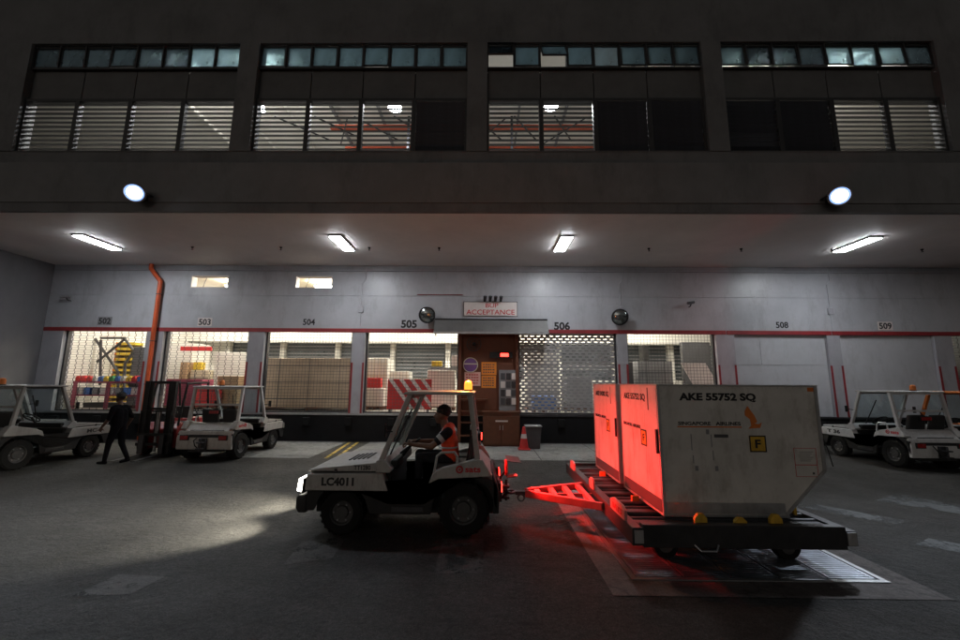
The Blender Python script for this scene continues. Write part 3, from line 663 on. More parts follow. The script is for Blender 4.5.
t_ = thing('storage_shelf', 'grey metal shelf carrying the yellow and pale boxes', 'shelf', (0, 0, 0))
bx('deck', M_grey, t_, s.x, s2.x, 17.85, 18.3, s2.z, s.z); MB().box(s.x, s.x + .05, 17.9, 17.95, DZ, s2.z).box(s2.x - .05, s2.x, 17.9, 17.95, DZ, s2.z).build('upright', M_grey, t_)
bx('deck_lip', M_grey, t_, s.x, s2.x, 17.1, 17.849, s2.z, s.z - .02)
# striped barrier board
a, b = un(388, 379, 'y', 16.0), un(431, 412, 'y', 16.0)
t_ = thing('striped_barrier', 'red and white diagonal striped barrier board standing in bay 505', 'barrier', (0, 16.0, 0))
bx('board', M_redp, t_, a.x, b.x, 0, .05, DZ + .1, a.z); H_ = a.z - DZ - .1
for k in range(5):
    x = a.x + .02 + k * .42; z0 = DZ + .1
    pts = [(x, a.z - .01), (x + .17, a.z - .01), (x + .17 + H_ * .75, z0 + .01), (x + H_ * .75, z0 + .01)]
    lim = b.x - .01; pts2 = []
    def clip(P):
        o_ = []
        for (p, q) in zip(P, P[1:] + P[:1]):
            if p[0] <= lim: o_.append(p)
            if (p[0] <= lim) != (q[0] <= lim):
                u_ = (lim - p[0]) / (q[0] - p[0]); o_.append((lim, p[1] + u_ * (q[1] - p[1])))
        return o_
    pts2 = clip(pts)
    if len(pts2) > 2: MB().prism(pts2, 'xz', -.004, -.001).build('white_stripe', M_signw, t_)
MB().box(a.x + .1, a.x + .16, -.15, .25, DZ, DZ + .1).box(b.x - .16, b.x - .1, -.15, .25, DZ, DZ + .1).build('foot', M_char, t_)
# bay 506
crate('grey_carton_stack', M_white, 526, 352, 560, 404, 17.4, 1.2, 'pale stack seen through the left of the brick-pattern shutter', 'boxes', bands=2)
crate('dark_carton_stack', M_grey, 566, 377, 594, 411, 17.0, 1.2, 'grey load low behind the right of the brick-pattern shutter', 'boxes')
crate('blue_carton', M_bluep, 532, 396, 557, 404, 16.4, .5, 'dark blue low box behind the brick-pattern shutter', 'box')
# bay 507
crate('grey_cargo_box', M_grey, 637, 361, 676, 412, 17.2, 1.5, 'grey cargo box with a pale top edge in bay 507', 'cargo box', bands=2)
crate('dark_cargo_box', M_char, 628, 362, 636, 412, 16.8, 1.2, 'narrow dark load at the left edge of bay 507', 'cargo box')
crate('black_partition', M_char, 681, 342, 716, 412, 18.6, .2, 'dark tall partition at the right of bay 507', 'partition')
a = un(681, 363, 'y', 16.6); b = un(714, 412, 'y', 16.6)
t_ = thing('slanted_panel', 'pale slanted dotted panel leaning in bay 507', 'panel', (0, 16.6, 0))
MB().prism([(a.x, a.z), (a.x + 1.0, a.z), (a.x + 1.45, 2.1), (a.x + .45, 2.1)], 'xz', 0, .05).build('sheet', M_signw, t_)
MB().box(a.x + .5, a.x + 1.4, -.05, .15, DZ, 2.099).build('stand', M_char, t_)
crate('black_carton', M_black, 642, 345, 650, 360, 18.8, .5, 'black box high behind the grey cargo box', 'box', floor=True)
# bay 503
crate('white_cargo_panel', M_white, 166, 343, 190, 378, 18.5, 1.2, 'tall white cargo panel at the left of bay 503', 'cargo box')
crate('white_cargo_panel', M_white, 215, 352, 248, 374, 18.2, 1.0, 'wide white cargo panel at the right of bay 503', 'cargo box')
t_ = crate('red_banner_beam', M_redp, 180, 346.5, 211, 351, 18.0, .1, 'red horizontal beam across bay 503', 'beam', floor=False, bev=.005)
crate('yellow_carton', M_yelp, 193, 362, 201, 370, 18.0, .3, 'yellow box in the middle of bay 503', 'box', floor=False)
crate('cream_carton_stack', M_cream, 190, 370, 208, 386, 17.95, .7, 'cream stack under the yellow box in bay 503', 'boxes', bands=2)
crate('brown_carton_stack', M_kraft, 180, 362, 186, 378, 17.8, .6, 'narrow brown stack in bay 503', 'boxes')
crate('maroon_crate', M_mag, 166, 379, 200, 395, 16.6, .8, 'maroon crate low at the left of bay 503', 'crate')
crate('red_crate', M_redp, 195, 386, 216, 408, 16.2, .5, 'bright red crate behind the parked tug in bay 503', 'crate', bands=2)
crate('brown_crate', M_kraft, 217, 376, 236, 410, 16.5, .8, 'brown crate at the right of bay 503', 'crate')
crate('pale_crate', M_white, 232, 376, 246, 400, 16.9, .6, 'pale crate beside the right column of bay 503', 'crate')
# bay 502: shelving with small goods
t_ = thing('steel_shelving', 'long two-level shelf of small goods behind the bay 502 shutter', 'shelf', (0, 16.3, 0))
for z in (1.5, 2.02): bx('shelf_board', M_mag, t_, -16.6, -13.3, 0, .6, z, z + .06)
for x in (-16.55, -15.2, -13.9, -13.3): bx('upright', M_mag, t_, x, x + .16, -.03, -.001, DZ, 2.02)
ORD = 'first second third fourth fifth sixth seventh eighth ninth tenth eleventh twelfth thirteenth fourteenth'.split()
cs = [M_redp, M_redp, M_redp, M_white, M_bluep, M_yelp, M_greenp, M_bluep, M_white, M_yelp, M_redp, M_bluep, M_white, M_orange]
cn = {M_redp: 'red', M_white: 'white', M_bluep: 'blue', M_yelp: 'yellow', M_greenp: 'green', M_orange: 'orange', M_signw: 'pale', M_grey: 'grey'}
for i in range(14):
    x = -16.5 + i * .23
    o = MB().prism([(-.08, 0), (.08, 0), (.085, .14), (.05, .2 + .05 * random.random()), (-.05, .2), (-.085, .14)], 'xz', 0, .25).build('parcel', cs[i], None, bevel=.01)
    o.location = (x, 16.35, 2.081)
    tag(o, f'{cn[cs[i]]} parcel, {ORD[i]} from the left on the upper shelf behind the leftmost shutter', 'parcel', 'parcels on the upper shelf')
cs2 = [M_signw, M_bluep, M_grey, M_signw, M_signw, M_grey, M_bluep, M_signw, M_grey, M_signw]
for i in range(10):
    x = -16.35 + i * .32
    o = MB().prism([(-.12, 0), (.12, 0), (.12, .26), (.1, .28), (-.1, .28), (-.12, .26)], 'xz', 0, .3).build('carton', cs2[i], None, bevel=.008)
    o.location = (x, 16.35, 1.561)
    tag(o, f'{cn[cs2[i]]} carton, {ORD[i]} from the left on the lower shelf behind the leftmost shutter', 'carton', 'cartons on the lower shelf')
for i, (px0, px1, m, lab) in enumerate(((73, 79, M_orange, 'narrow orange upright rack at the left of bay 502'), (84, 99, M_orange, 'broad orange stack of trays in bay 502'), (104, 112, M_orange, 'orange stack of trays behind the crossed lift frame'), (118, 129, M_yelp, 'yellow stack of trays right of the crossed lift frame'))):
    a = un(px0, 342, 'y', 18.2); b = un(px1, 380, 'y', 18.2)
    t_ = thing('orange_rack', lab, 'rack', (0, 18.2, 0))
    bx('back', M_cream, t_, a.x, b.x, .5, .53, DZ, a.z)
    k = 0; z = DZ + .1
    while z < a.z: bx('tray', m, t_, a.x, b.x, 0, .499, z, z + .11); z += .24
t_ = thing('scissor_lift', 'dark steel crossed lift frame standing inside bay 502', 'lift', (0, 17.2, 0))
q = lambda px, py: (lambda c: (c.x, 0, c.z))(un(px, py, 'y', 17.2))
for pth in ([q(92, 334), q(118, 372), q(118, 392)], [q(97, 362), q(125, 339), q(133, 350)], [q(101, 340), q(100, 385)], [q(101, 338), q(126, 338)], [q(84, 336), q(76, 388)], [q(133, 352), q(125, 364), q(124, 390)]):
    MB().tube(pth, .05, n=6).build('strut', M_char, t_)
bx('base', M_char, t_, q(70, 380)[0], q(136, 380)[0], -.1, .6, DZ, DZ + .2)
crate('grey_control_box', M_grey, 133, 347, 146, 383, 16.6, .4, 'grey cabinet beside the orange pipe in bay 502', 'cabinet')

# ------------------------------------------------------------------ tow tractors (nose along local -x)
def wheel(par, x, y, r, wdt, side):
    t_ = MB().lathe((0, 0, 0), [(r * .56, -wdt / 2), (r * .9, -wdt / 2), (r * .985, -wdt * .38), (r, -wdt * .2), (r, wdt * .2), (r * .985, wdt * .38), (r * .9, wdt / 2), (r * .56, wdt / 2)], 'y', 32)
    for k in range(22):
        a = 2 * math.pi * k / 22; m_ = Matrix.Rotation(a, 4, 'Y'); t_.box(-.018, .018, -wdt * .42, wdt * .42, r - .012, r + .006, m_)
    w_ = t_.build('wheel', M_rubber, par); w_.location = (x, y, r + .006)
    rm = MB().lathe((0, 0, 0), [(r * .57, -wdt * .44), (r * .52, -wdt * .40), (r * .48, -wdt * .25), (r * .3, -wdt * .22), (r * .27, -wdt * .36), (.001, -wdt * .36)] if side < 0 else [(r * .57, wdt * .44), (r * .52, wdt * .40), (r * .48, wdt * .25), (r * .3, wdt * .22), (r * .27, wdt * .36), (.001, wdt * .36)], 'y', 24)
    rm.build('rim', M_rim, w_)
    nb = MB(); yy = side * wdt * .22
    for k in range(6): a = k * 1.047; nb.cyl((r * .39 * math.cos(a), yy, r * .39 * math.sin(a)), (r * .39 * math.cos(a), yy + side * .025, r * .39 * math.sin(a)), .014, n=6)
    nb.build('wheel_nuts', M_grey, w_)
    return w_
def arch(cx, cz, r, n=9, a0=0, a1=180): return [(cx - r * math.cos(R(a0 + (a1 - a0) * i / n)), cz + r * math.sin(R(a0 + (a1 - a0) * i / n))) for i in range(n + 1)]
def make_tug(name, label, loc, rz, white, lit, plate, side_plate, framem, logo, group=None, roof=True):
    t = thing(name, label, 'tow tractor', loc, rz, group)
    # dark chassis with skirts and wheel arches
    ch = MB().box(-1.32, 1.28, -.46, .46, .24, .42).box(-1.32, -.28, -.46, .46, .42, .6).box(.40, 1.28, -.46, .46, .42, .82)
    prof = [(-1.36, .60), (-1.36, .34), (-1.25, .34)] + arch(-.86, .32, .37, 9, 12, 168)[0:] + [(-.46, .30), (.40, .30)] + arch(.86, .37, .44, 9, 10, 170) + [(1.34, .34), (1.34, .72), (1.2, .80), (.50, .765), (.38, .70), (.30, .44), (-.20, .44), (-.26, .60)]
    for s in (-1, 1): ch.prism(prof, 'xz', s * .71, s * .745)
    ch.build('chassis', M_black, t, bevel=.006)
    # front body and hood
    MB().prism([(-1.40, .602), (-1.385, .80), (-1.36, .835), (-.30, .85), (-.20, .602)], 'xz', -.75, .75).build('front_body', white, t, bevel=.018)
    MB().prism([(-1.375, .862), (-1.355, .885), (-1.28, .897), (-.40, .985), (-.40, .862)], 'xz', -.71, .71).build('hood', white, t, bevel=.015)
    bx('hood_gap', M_black, t, -1.34, -.42, -.70, .70, .846, .861)
    hv = MB()
    for k in range(5): hv.box(-.95 + k * .07, -.92 + k * .07, -.25, .25, .93 + k * .0068, .942 + k * .0068)
    hv.build('hood_vent', M_black, t)
    MB().prism([(-.399, .851), (-.399, 1.02), (-.30, 1.04), (-.16, .90), (-.20, .851)], 'xz', -.74, .74).build('cowl', white, t, bevel=.012)
    MB().box(-.22, -.12, -.6, .6, .88, 1.0).box(-.30, -.2, -.6, .6, .44, .85).build('dashboard', M_black, t, bevel=.02)
    # grille and bumper, headlights
    g = MB()
    for k in range(6): g.box(-1.412, -1.399, -.42, .42, .62 + k * .032, .637 + k * .032)
    g.build('grille', M_black, t)
    MB().prism([(-1.52, .36), (-1.48, .30), (-1.37, .30), (-1.37, .54), (-1.48, .54), (-1.52, .50)], 'xz', -.72, .72).build('bumper', M_black, t, bevel=.012)
    for y in (-.60, .60):
        h = MB().prism([(-1.44, .565), (-1.405, .565), (-1.392, .77), (-1.425, .77)], 'xz', y - (.152 if y < 0 else .09), y + (.152 if y > 0 else .09)).build('headlight', M_black, t, bevel=.008)
        MB().prism([(-1.505, .60), (-1.441, .585), (-1.425, .775), (-1.485, .765)], 'xz', y - (.15 if y < 0 else .07), y + (.15 if y > 0 else .07)).build('lens', M_head if lit else M_offlens, h, bevel=.006)
        if lit:
            spot('headlight_beam', (-1.56, y, .70), (-3.35, y - .02, 0.0), HEADW, (1., .93, .76), 76, .9, .05, parent=t)
    # cab frame: raked screen pillars, thin roof, rear posts
    for y in (-.68, .68):
        MB().prism([(-.38, 1.0), (-.30, 1.0), (.09, 1.95), (.01, 1.95)], 'xz', y - .035, y + .035).build('screen_pillar', framem, t, bevel=.008)
        MB().prism([(.90, 1.95), (.97, 1.95), (1.10, 1.0), (1.02, 1.0)], 'xz', y - .035, y + .035).build('rear_post', framem, t, bevel=.008)
    MB().prism([(-.36, 1.005), (-.33, 1.005), (.04, 1.94), (.01, 1.94)], 'xz', -.644, .644).build('windscreen', M_screen, t)
    MB().tube([(-.30, -.3, 1.02), (-.12, -.22, 1.45), (-.0, -.18, 1.72)], .012).build('wiper', M_black, t)
    for a, b in ((0, .10), (.89, .96)): bx('roof_bar', framem, t, a, b, -.64, .64, 1.90, 1.949)
    if roof: MB().prism([(-.04, 1.951), (.98, 1.951), (1.0, 1.975), (.97, 1.995), (0, 1.995), (-.05, 1.975)], 'xz', -.735, .735).build('roof', framem, t, bevel=.01)
    MB().box(.94, .98, -.64, .64, 1.45, 1.5).build('rear_rail', framem, t)
    # seats
    for y in (-.14, .40):
        st = MB().box(.40, .90, y - (.24 if y < 0 else .2), y + (.24 if y < 0 else .2), .821, .93).build('seat', M_seat, t, bevel=.03)
        MB().prism([(.86, .931), (.97, .931), (1.06, 1.36), (.97, 1.38)], 'xz', y - (.22 if y < 0 else .19), y + (.22 if y < 0 else .19)).build('backrest', M_seat, st, bevel=.03)
    MB().tube([(.42, -.70, .78), (.47, -.70, 1.08), (.53, -.70, 1.13), (.72, -.70, 1.14), (.76, -.70, 1.08), (.76, -.70, .90)], .017).build('grab_rail', framem, t)
    # steering wheel
    sw = MB().torus((-.02, -.13, 1.14), .18, .017, (-.75, 0, 1.0), 26).build('steering_wheel', M_black, t)
    MB().tube([(-.02, -.13, 1.14), (-.16, -.13, .96)], .025).build('column', M_black, sw)
    sp = MB()
    d = Vector((-.75, 0, 1.)).normalized(); u_ = d.orthogonal().normalized(); v_ = d.cross(u_)
    for k in range(3): a = k * 2.094 + .5; sp.cyl((-.02, -.13, 1.14), Vector((-.02, -.13, 1.14)) + (u_ * math.cos(a) + v_ * math.sin(a)) * .17, .011, n=6)
    sp.build('spokes', M_black, sw)
    # rear body
    for s in (-1, 1): MB().prism([(.36, .712), (.42, .86), (.55, .92), (1.06, 1.05), (1.13, 1.04), (1.25, .85), (1.22, .815), (.50, .775)], 'xz', s * .60, s * .75).build('rear_wing', white, t, bevel=.012)
    dk = MB().prism([(1.0, .83), (1.0, 1.0), (1.10, .98), (1.27, .80), (1.27, .70)], 'xz', -.595, .595).build('rear_deck', white, t, bevel=.008)
    MB().box(.9, .999, -.59, .59, .83, .95).build('rear_bulkhead', M_black, t)
    MB().prism([(1.275, .32), (1.36, .32), (1.37, .60), (1.30, .80), (1.275, .80)], 'xz', -.745, .745).build('rear_plate', M_black if lit else white, t, bevel=.02)
    if not lit: MB().prism([(1.352, .705), (1.372, .635), (1.362, .63), (1.34, .70)], 'xz', -.5, .5).build('rear_slot', M_black, t)
    # tow hitch
    MB().box(1.361, 1.43, -.10, .10, .30, .62).box(1.431, 1.55, -.09, .09, .34, .375).box(1.431, 1.55, -.09, .09, .50, .535).cyl((1.50, 0, .30), (1.50, 0, .62), .022, n=10).build('hitch', M_dsteel, t, bevel=.006)
    # rear lamps
    for y in (-.52, .52):
        h = MB().box(1.361, 1.40, y - .12, y + .12, .56, .70).build('tail_lamp', M_black, t, bevel=.008)
        bx('lens', M_tail if lit else M_offred, h, 1.401, 1.412, y - .1, y + .1, .58, .68)
    wl = MB().box(1.03, 1.10, -.13, .17, 1.22, 1.34).cyl((1.06, .02, 1.30), (.96, .02, 1.46), .014, n=8).build('work_lamp', M_black, t, bevel=.008)
    bx('lens', M_tail if lit else M_offred, wl, 1.101, 1.112, -.11, .15, 1.24, 1.32)
    if lit:
        dc = MB().lathe((1.50, .0, .80), [(.001, -.02), (.10, -.02), (.125, -.01), (.125, .01), (.11, .02)], 'x', 22).build('rear_lamp', M_redp, t)
        MB().lathe((1.50, .0, .80), [(.001, .022), (.108, .019)], 'x', 22).build('lens', M_tail, dc)
        MB().tube([(1.48, 0, .74), (1.42, 0, .66), (1.40, 0, .60)], .018).build('stalk', M_black, dc)
        MB().prism([(1.50, .66), (1.67, .68), (1.67, .686), (1.50, .668)], 'xz', -.12, .12).build('spill_baffle', M_black, dc)  # plate added only to keep the red beam off the ground
        MB().prism([(1.50, .936), (1.72, .912), (1.72, .918), (1.50, .944)], 'xz', -.26, .26).build('upper_spill_baffle', M_black, dc)  # second added plate, blocks red spill towards the soffit
    bc = MB().cyl((.88, .02, 1.996), (.88, .02, 2.02), .07, n=18).build('beacon', M_black, t)
    MB().lathe((.88, .02, 2.02), [(.066, 0), (.066, .09), (.055, .125), (.03, .145), (.001, .148)], 'z', 18).build('dome', M_beacon if lit else M_orange, bc)
    for x, r_, wd in ((-.86, .30, .21), (.86, .355, .25)):
        for s in (-1, 1): wheel(t, x, s * (.70 - wd / 2 + .035), r_, wd, s)
    for s in (-1, 1):
        mr = MB().tube([(-.18, s * .70, 1.42), (-.26, s * .80, 1.44), (-.26, s * .84, 1.44)], .01).build('mirror_arm', M_black, t)
        MB().box(-.275, -.25, s * .84 - .045, s * .84 + .045, 1.36, 1.54).build('mirror_head', M_black, mr, bevel=.01)
        MB().box(-.15, .30, s * .748 - .012, s * .748 + .012, .33, .40).build('step', M_dsteel, t, bevel=.006)
        MB().box(-1.0, -.96, s * .712 - .012, s * .712 + .012, .83, .90).build('hood_latch', M_dsteel, t, bevel=.004)
    MB().tube([(1.37, -.2, .62), (1.44, -.22, .56), (1.47, -.16, .44), (1.43, -.10, .36)], .014).build('hose', M_black, t)
    MB().tube([(.955, -.66, 1.45), (.93, -.55, 1.2), (.9, -.5, .98)], .012).build('seat_belt', M_black, t)
    # markings
    if side_plate:
        text('lettering', side_plate, M_ink, t, (-.93, -.752, .73), FRONT, .46, .115, .045)
        text('lettering', side_plate, M_ink, t, (-.93, .752, .73), (R(90), 0, R(180)), .44, .105, .02)
    if plate:
        text('lettering', plate, M_ink, t, (-.60, -.712, .915), FRONT, .24, .065, .02)
    if logo:
        for s, rot in ((-1, FRONT), (1, (R(90), 0, R(180)))):
            text('logo_lettering', logo, M_redink, t, (.99, s * .752, .91), rot, .22, .075, .03)
            k = MB().lathe((.80, s * .751, .91), [(.001, s * .003), (.016, s * .003), (.016, 0)], 'y', 14)
            k.torus((.80, s * .751, .91), .042, .012, (0, 1, 0), 18, 6); k.build('logo_ring', M_redink, t)
    return t
TX, TY = -1.15, 6.75
hero = make_tug('tow_tractor', 'white tow tractor with its driver, lit headlights and orange beacon, pulling the dolly', (TX, TY, 0), 0, M_tugw, True, 'TT1280', 'LC4011', M_tugw, 'sats')
# light thrown by the hero tug's lamps
bl = bpy.data.lights.new('beacon_glow', 'POINT'); bl.energy = BEACONW; bl.color = (1., .33, .08); bl.shadow_soft_size = .05
o = bpy.data.objects.new('beacon_glow', bl); col.objects.link(o); o.parent = hero; o.location = (.88, .02, 2.24)
RED = (1., .028, .022)
spot('tail_lamp_beam', (1.56, .0, .80), (3.4, .12, .86), REDW * 12, RED, 112, .4, .04, parent=hero)
spot('work_lamp_beam', (1.16, .02, 1.28), (2.0, .02, .62), 90, RED, 88, .7, .05, parent=hero)
G = 'tow tractors parked nose to the dock'
make_tug('tow_tractor', 'white tow tractor parked nose-in beside the forklift, in front of bay 503', (-7.5, 12.45, 0), R(-90), M_tugw, False, None, None, M_tugw2, 'sats', G)
make_tug('tow_tractor', 'grey-white tow tractor at the left edge, dark letters on its hood, beside the walking person', (-11.85, 10.8, 0), R(-92), M_tugg, False, None, 'MC-E', M_tugg, None, G)
make_tug('tow_tractor', 'tow tractor cut off by the left frame edge, standing behind the lettered one', (-14.0, 11.7, 0), R(-90), M_tugg, False, None, None, M_tugw2, None, G)
make_tug('tow_tractor', 'white tow tractor parked before bay 509, closest to the cargo container', (11.62, 12.15, 0), R(-90), M_tugw2, False, None, 'T 36', M_tugw2, 'sats', G)
make_tug('tow_tractor', 'tow tractor with an orange cab frame at the right edge', (13.35, 11.9, 0), R(-90), M_tugw2, False, None, None, M_orange, None, G)

# ------------------------------------------------------------------ container dolly
DX0, DX1, DY0, DY1, DK = 1.69, 4.22, 4.93, 8.75, .5
dl = thing('container_dolly', 'black roller dolly with yellow stops carrying two cargo containers', 'dolly', (0, 0, 0))
M_dol = mat('dolly_black', (.03, .03, .032), .45, .3, var=.3, scale=5, dirt=.35, dirtc=(.08, .06, .05))
for nm, a in (('side_rail', (DX0, DX0 + .12, DY0, DY1, .32, DK + .01)), ('side_rail', (DX1 - .12, DX1, DY0, DY1, .34, DK)), ('end_rail', (DX0 + .121, DX1 - .121, DY0, DY0 + .1, .30, DK + .045)), ('end_rail', (DX0 + .121, DX1 - .121, DY1 - .1, DY1, .33, DK + .02))):
    bx(nm, M_dol, dl, *a, bevel=.008)
for x in (2.5, 3.4): bx('cross_member', M_dol, dl, x, x + .1, DY0 + .101, DY1 - .101, .30, .40)
rl = MB().cyl((0, 0, 0), (DX1 - DX0 - .26, 0, 0), .035, n=12).mesh('roller', M_dsteel)
y = DY0 + .22; k = 0
while y < DY1 - .15:
    if True:
        o = bpy.data.objects.new('roller', rl); col.objects.link(o); o.parent = dl; o.location = (DX0 + .13, y, DK - .036)
    if k % 2 == 0: bx('deck_slat', M_dol, dl, DX0 + .121, DX1 - .121, y + .07, y + .17, DK - .06, DK - .02)
    y += .22; k += 1
# wheels
for x in (2.25, 3.75):
    for yy, s in ((5.45, -1), (8.25, 1)):
        wh = MB().lathe((0, 0, 0), [(.09, -.07), (.15, -.07), (.165, -.04), (.165, .04), (.15, .07), (.09, .07)], 'y', 24).build('wheel', M_rubber, dl); wh.location = (x, yy, .167)
        MB().lathe((0, 0, 0), [(.095, -.06), (.06, -.05), (.02, -.06), (.001, -.06)], 'y', 16).lathe((0, 0, 0), [(.095, .06), (.06, .05), (.02, .06), (.001, .06)], 'y', 16).build('hub', M_rim, wh, kind='stuff')
    bx('axle', M_dol, dl, x - .04, x + .04, 5.53, 8.17, .14, .20)
    for yy in (5.65, 8.05): bx('axle_bracket', M_dol, dl, x - .06, x + .06, yy - .04, yy + .04, .201, .335)
# yellow stops along the front and right
for i, (x, h) in enumerate(((2.53, .17), (2.99, .13), (3.40, .17))):
    MB().prism([(x - .07, 0), (x + .07, 0), (x + .07, h * .7), (x + .03, h), (x - .03, h), (x - .07, h * .7)], 'xz', DY0 + .102, DY0 + .15).build('stop', M_yellow, dl, bevel=.004).location.z = DK - .03
for x, y in ((3.98, 5.62), (3.98, 7.9)):
    MB().prism([(y - .07, 0), (y + .07, 0), (y + .07, .14), (y + .03, .18), (y - .03, .18), (y - .07, .14)], 'yz', x, x + .04).build('stop', M_yellow, dl, bevel=.004).location.z = DK - .02
# red and pale guide pads on the left rail
M_pad = mat('pad_pale_red', (.5, .2, .18), .5, var=.15)
for yy, wd in ((8.15, .16), (6.72, .11), (5.46, .28)):
    MB().prism([(yy - wd, DK + .001), (yy + wd, DK + .001), (yy + wd, DK + .12), (yy + wd * .6, DK + .16), (yy - wd * .6, DK + .16), (yy - wd, DK + .12)], 'yz', DX0 + .0, DX0 + .035).build('guide_pad', M_pad, dl, bevel=.006)
for yy in (7.7, 6.1): MB().box(2.10, 2.20, yy - .03, yy + .03, DK - .04, DK + .06).build('latch', M_orange, dl, bevel=.004)
text('lettering', 'SATS', M_redink, dl, (DX0 - .003, 5.46, DK + .075), LEFTF, .36, .07, .02)
# end plates, pull handle
for x in (DX0 + .02, DX1 - .12): bx('corner_plate', M_alu, dl, x, x + .1, DY0 - .014, DY0 - .001, .35, .49)
MB().tube([(2.38, DY0 - .005, .34), (2.43, DY0 - .05, .29), (2.60, DY0 - .05, .29), (2.65, DY0 - .005, .34)], .01).build('pull_handle', M_steel, dl)
# triangular ladder drawbar
db = MB(); A = Vector((.46, TY, .43)); P1 = Vector((DX0 - .02, 7.25, .42)); P0 = Vector((DX0 - .02, 6.05, .42))
def bar(mb, a, b, hw, hh):
    a, b = Vector(a), Vector(b); d = (b - a); L = d.length; m_ = Matrix.Translation(a) @ d.to_track_quat('X', 'Z').to_matrix().to_4x4(); mb.box(0, L, -hw, hw, -hh, hh, m_)
M_bar = mat('drawbar_paint', (.50, .10, .09), .45, var=.2, scale=6, dirt=.3, dirtc=(.12, .05, .04))
AA = Vector((.66, TY, .42))
bar(db, AA + Vector((0, .05, 0)), P1, .035, .05); bar(db, AA - Vector((0, .05, 0)), P0, .035, .05)
dbo = db.build('drawbar', M_bar, dl, bevel=.006)
for f_ in (.18, .42, .66, .9):
    r_ = MB(); bar(r_, AA.lerp(P0, f_) + Vector((0, .03, .01)), AA.lerp(P1, f_) + Vector((0, -.03, .01)), .04, .03); r_.build('rung', M_bar, dbo, bevel=.004)
r_ = MB(); bar(r_, AA.lerp(P0, .2), AA.lerp((P0 + P1) / 2, 1.0), .02, .025); r_.build('rung', M_bar, dbo)
MB().torus((.42, TY, .43), .07, .022, (0, 0, 1), 20).box(.49, .68, TY - .05, TY + .05, .395, .445).build('tow_eye', M_dsteel, dbo)
MB().torus((.58, TY - .07, .36), .05, .012, (0, 1, 0), 16).build('safety_ring', M_dsteel, dbo)

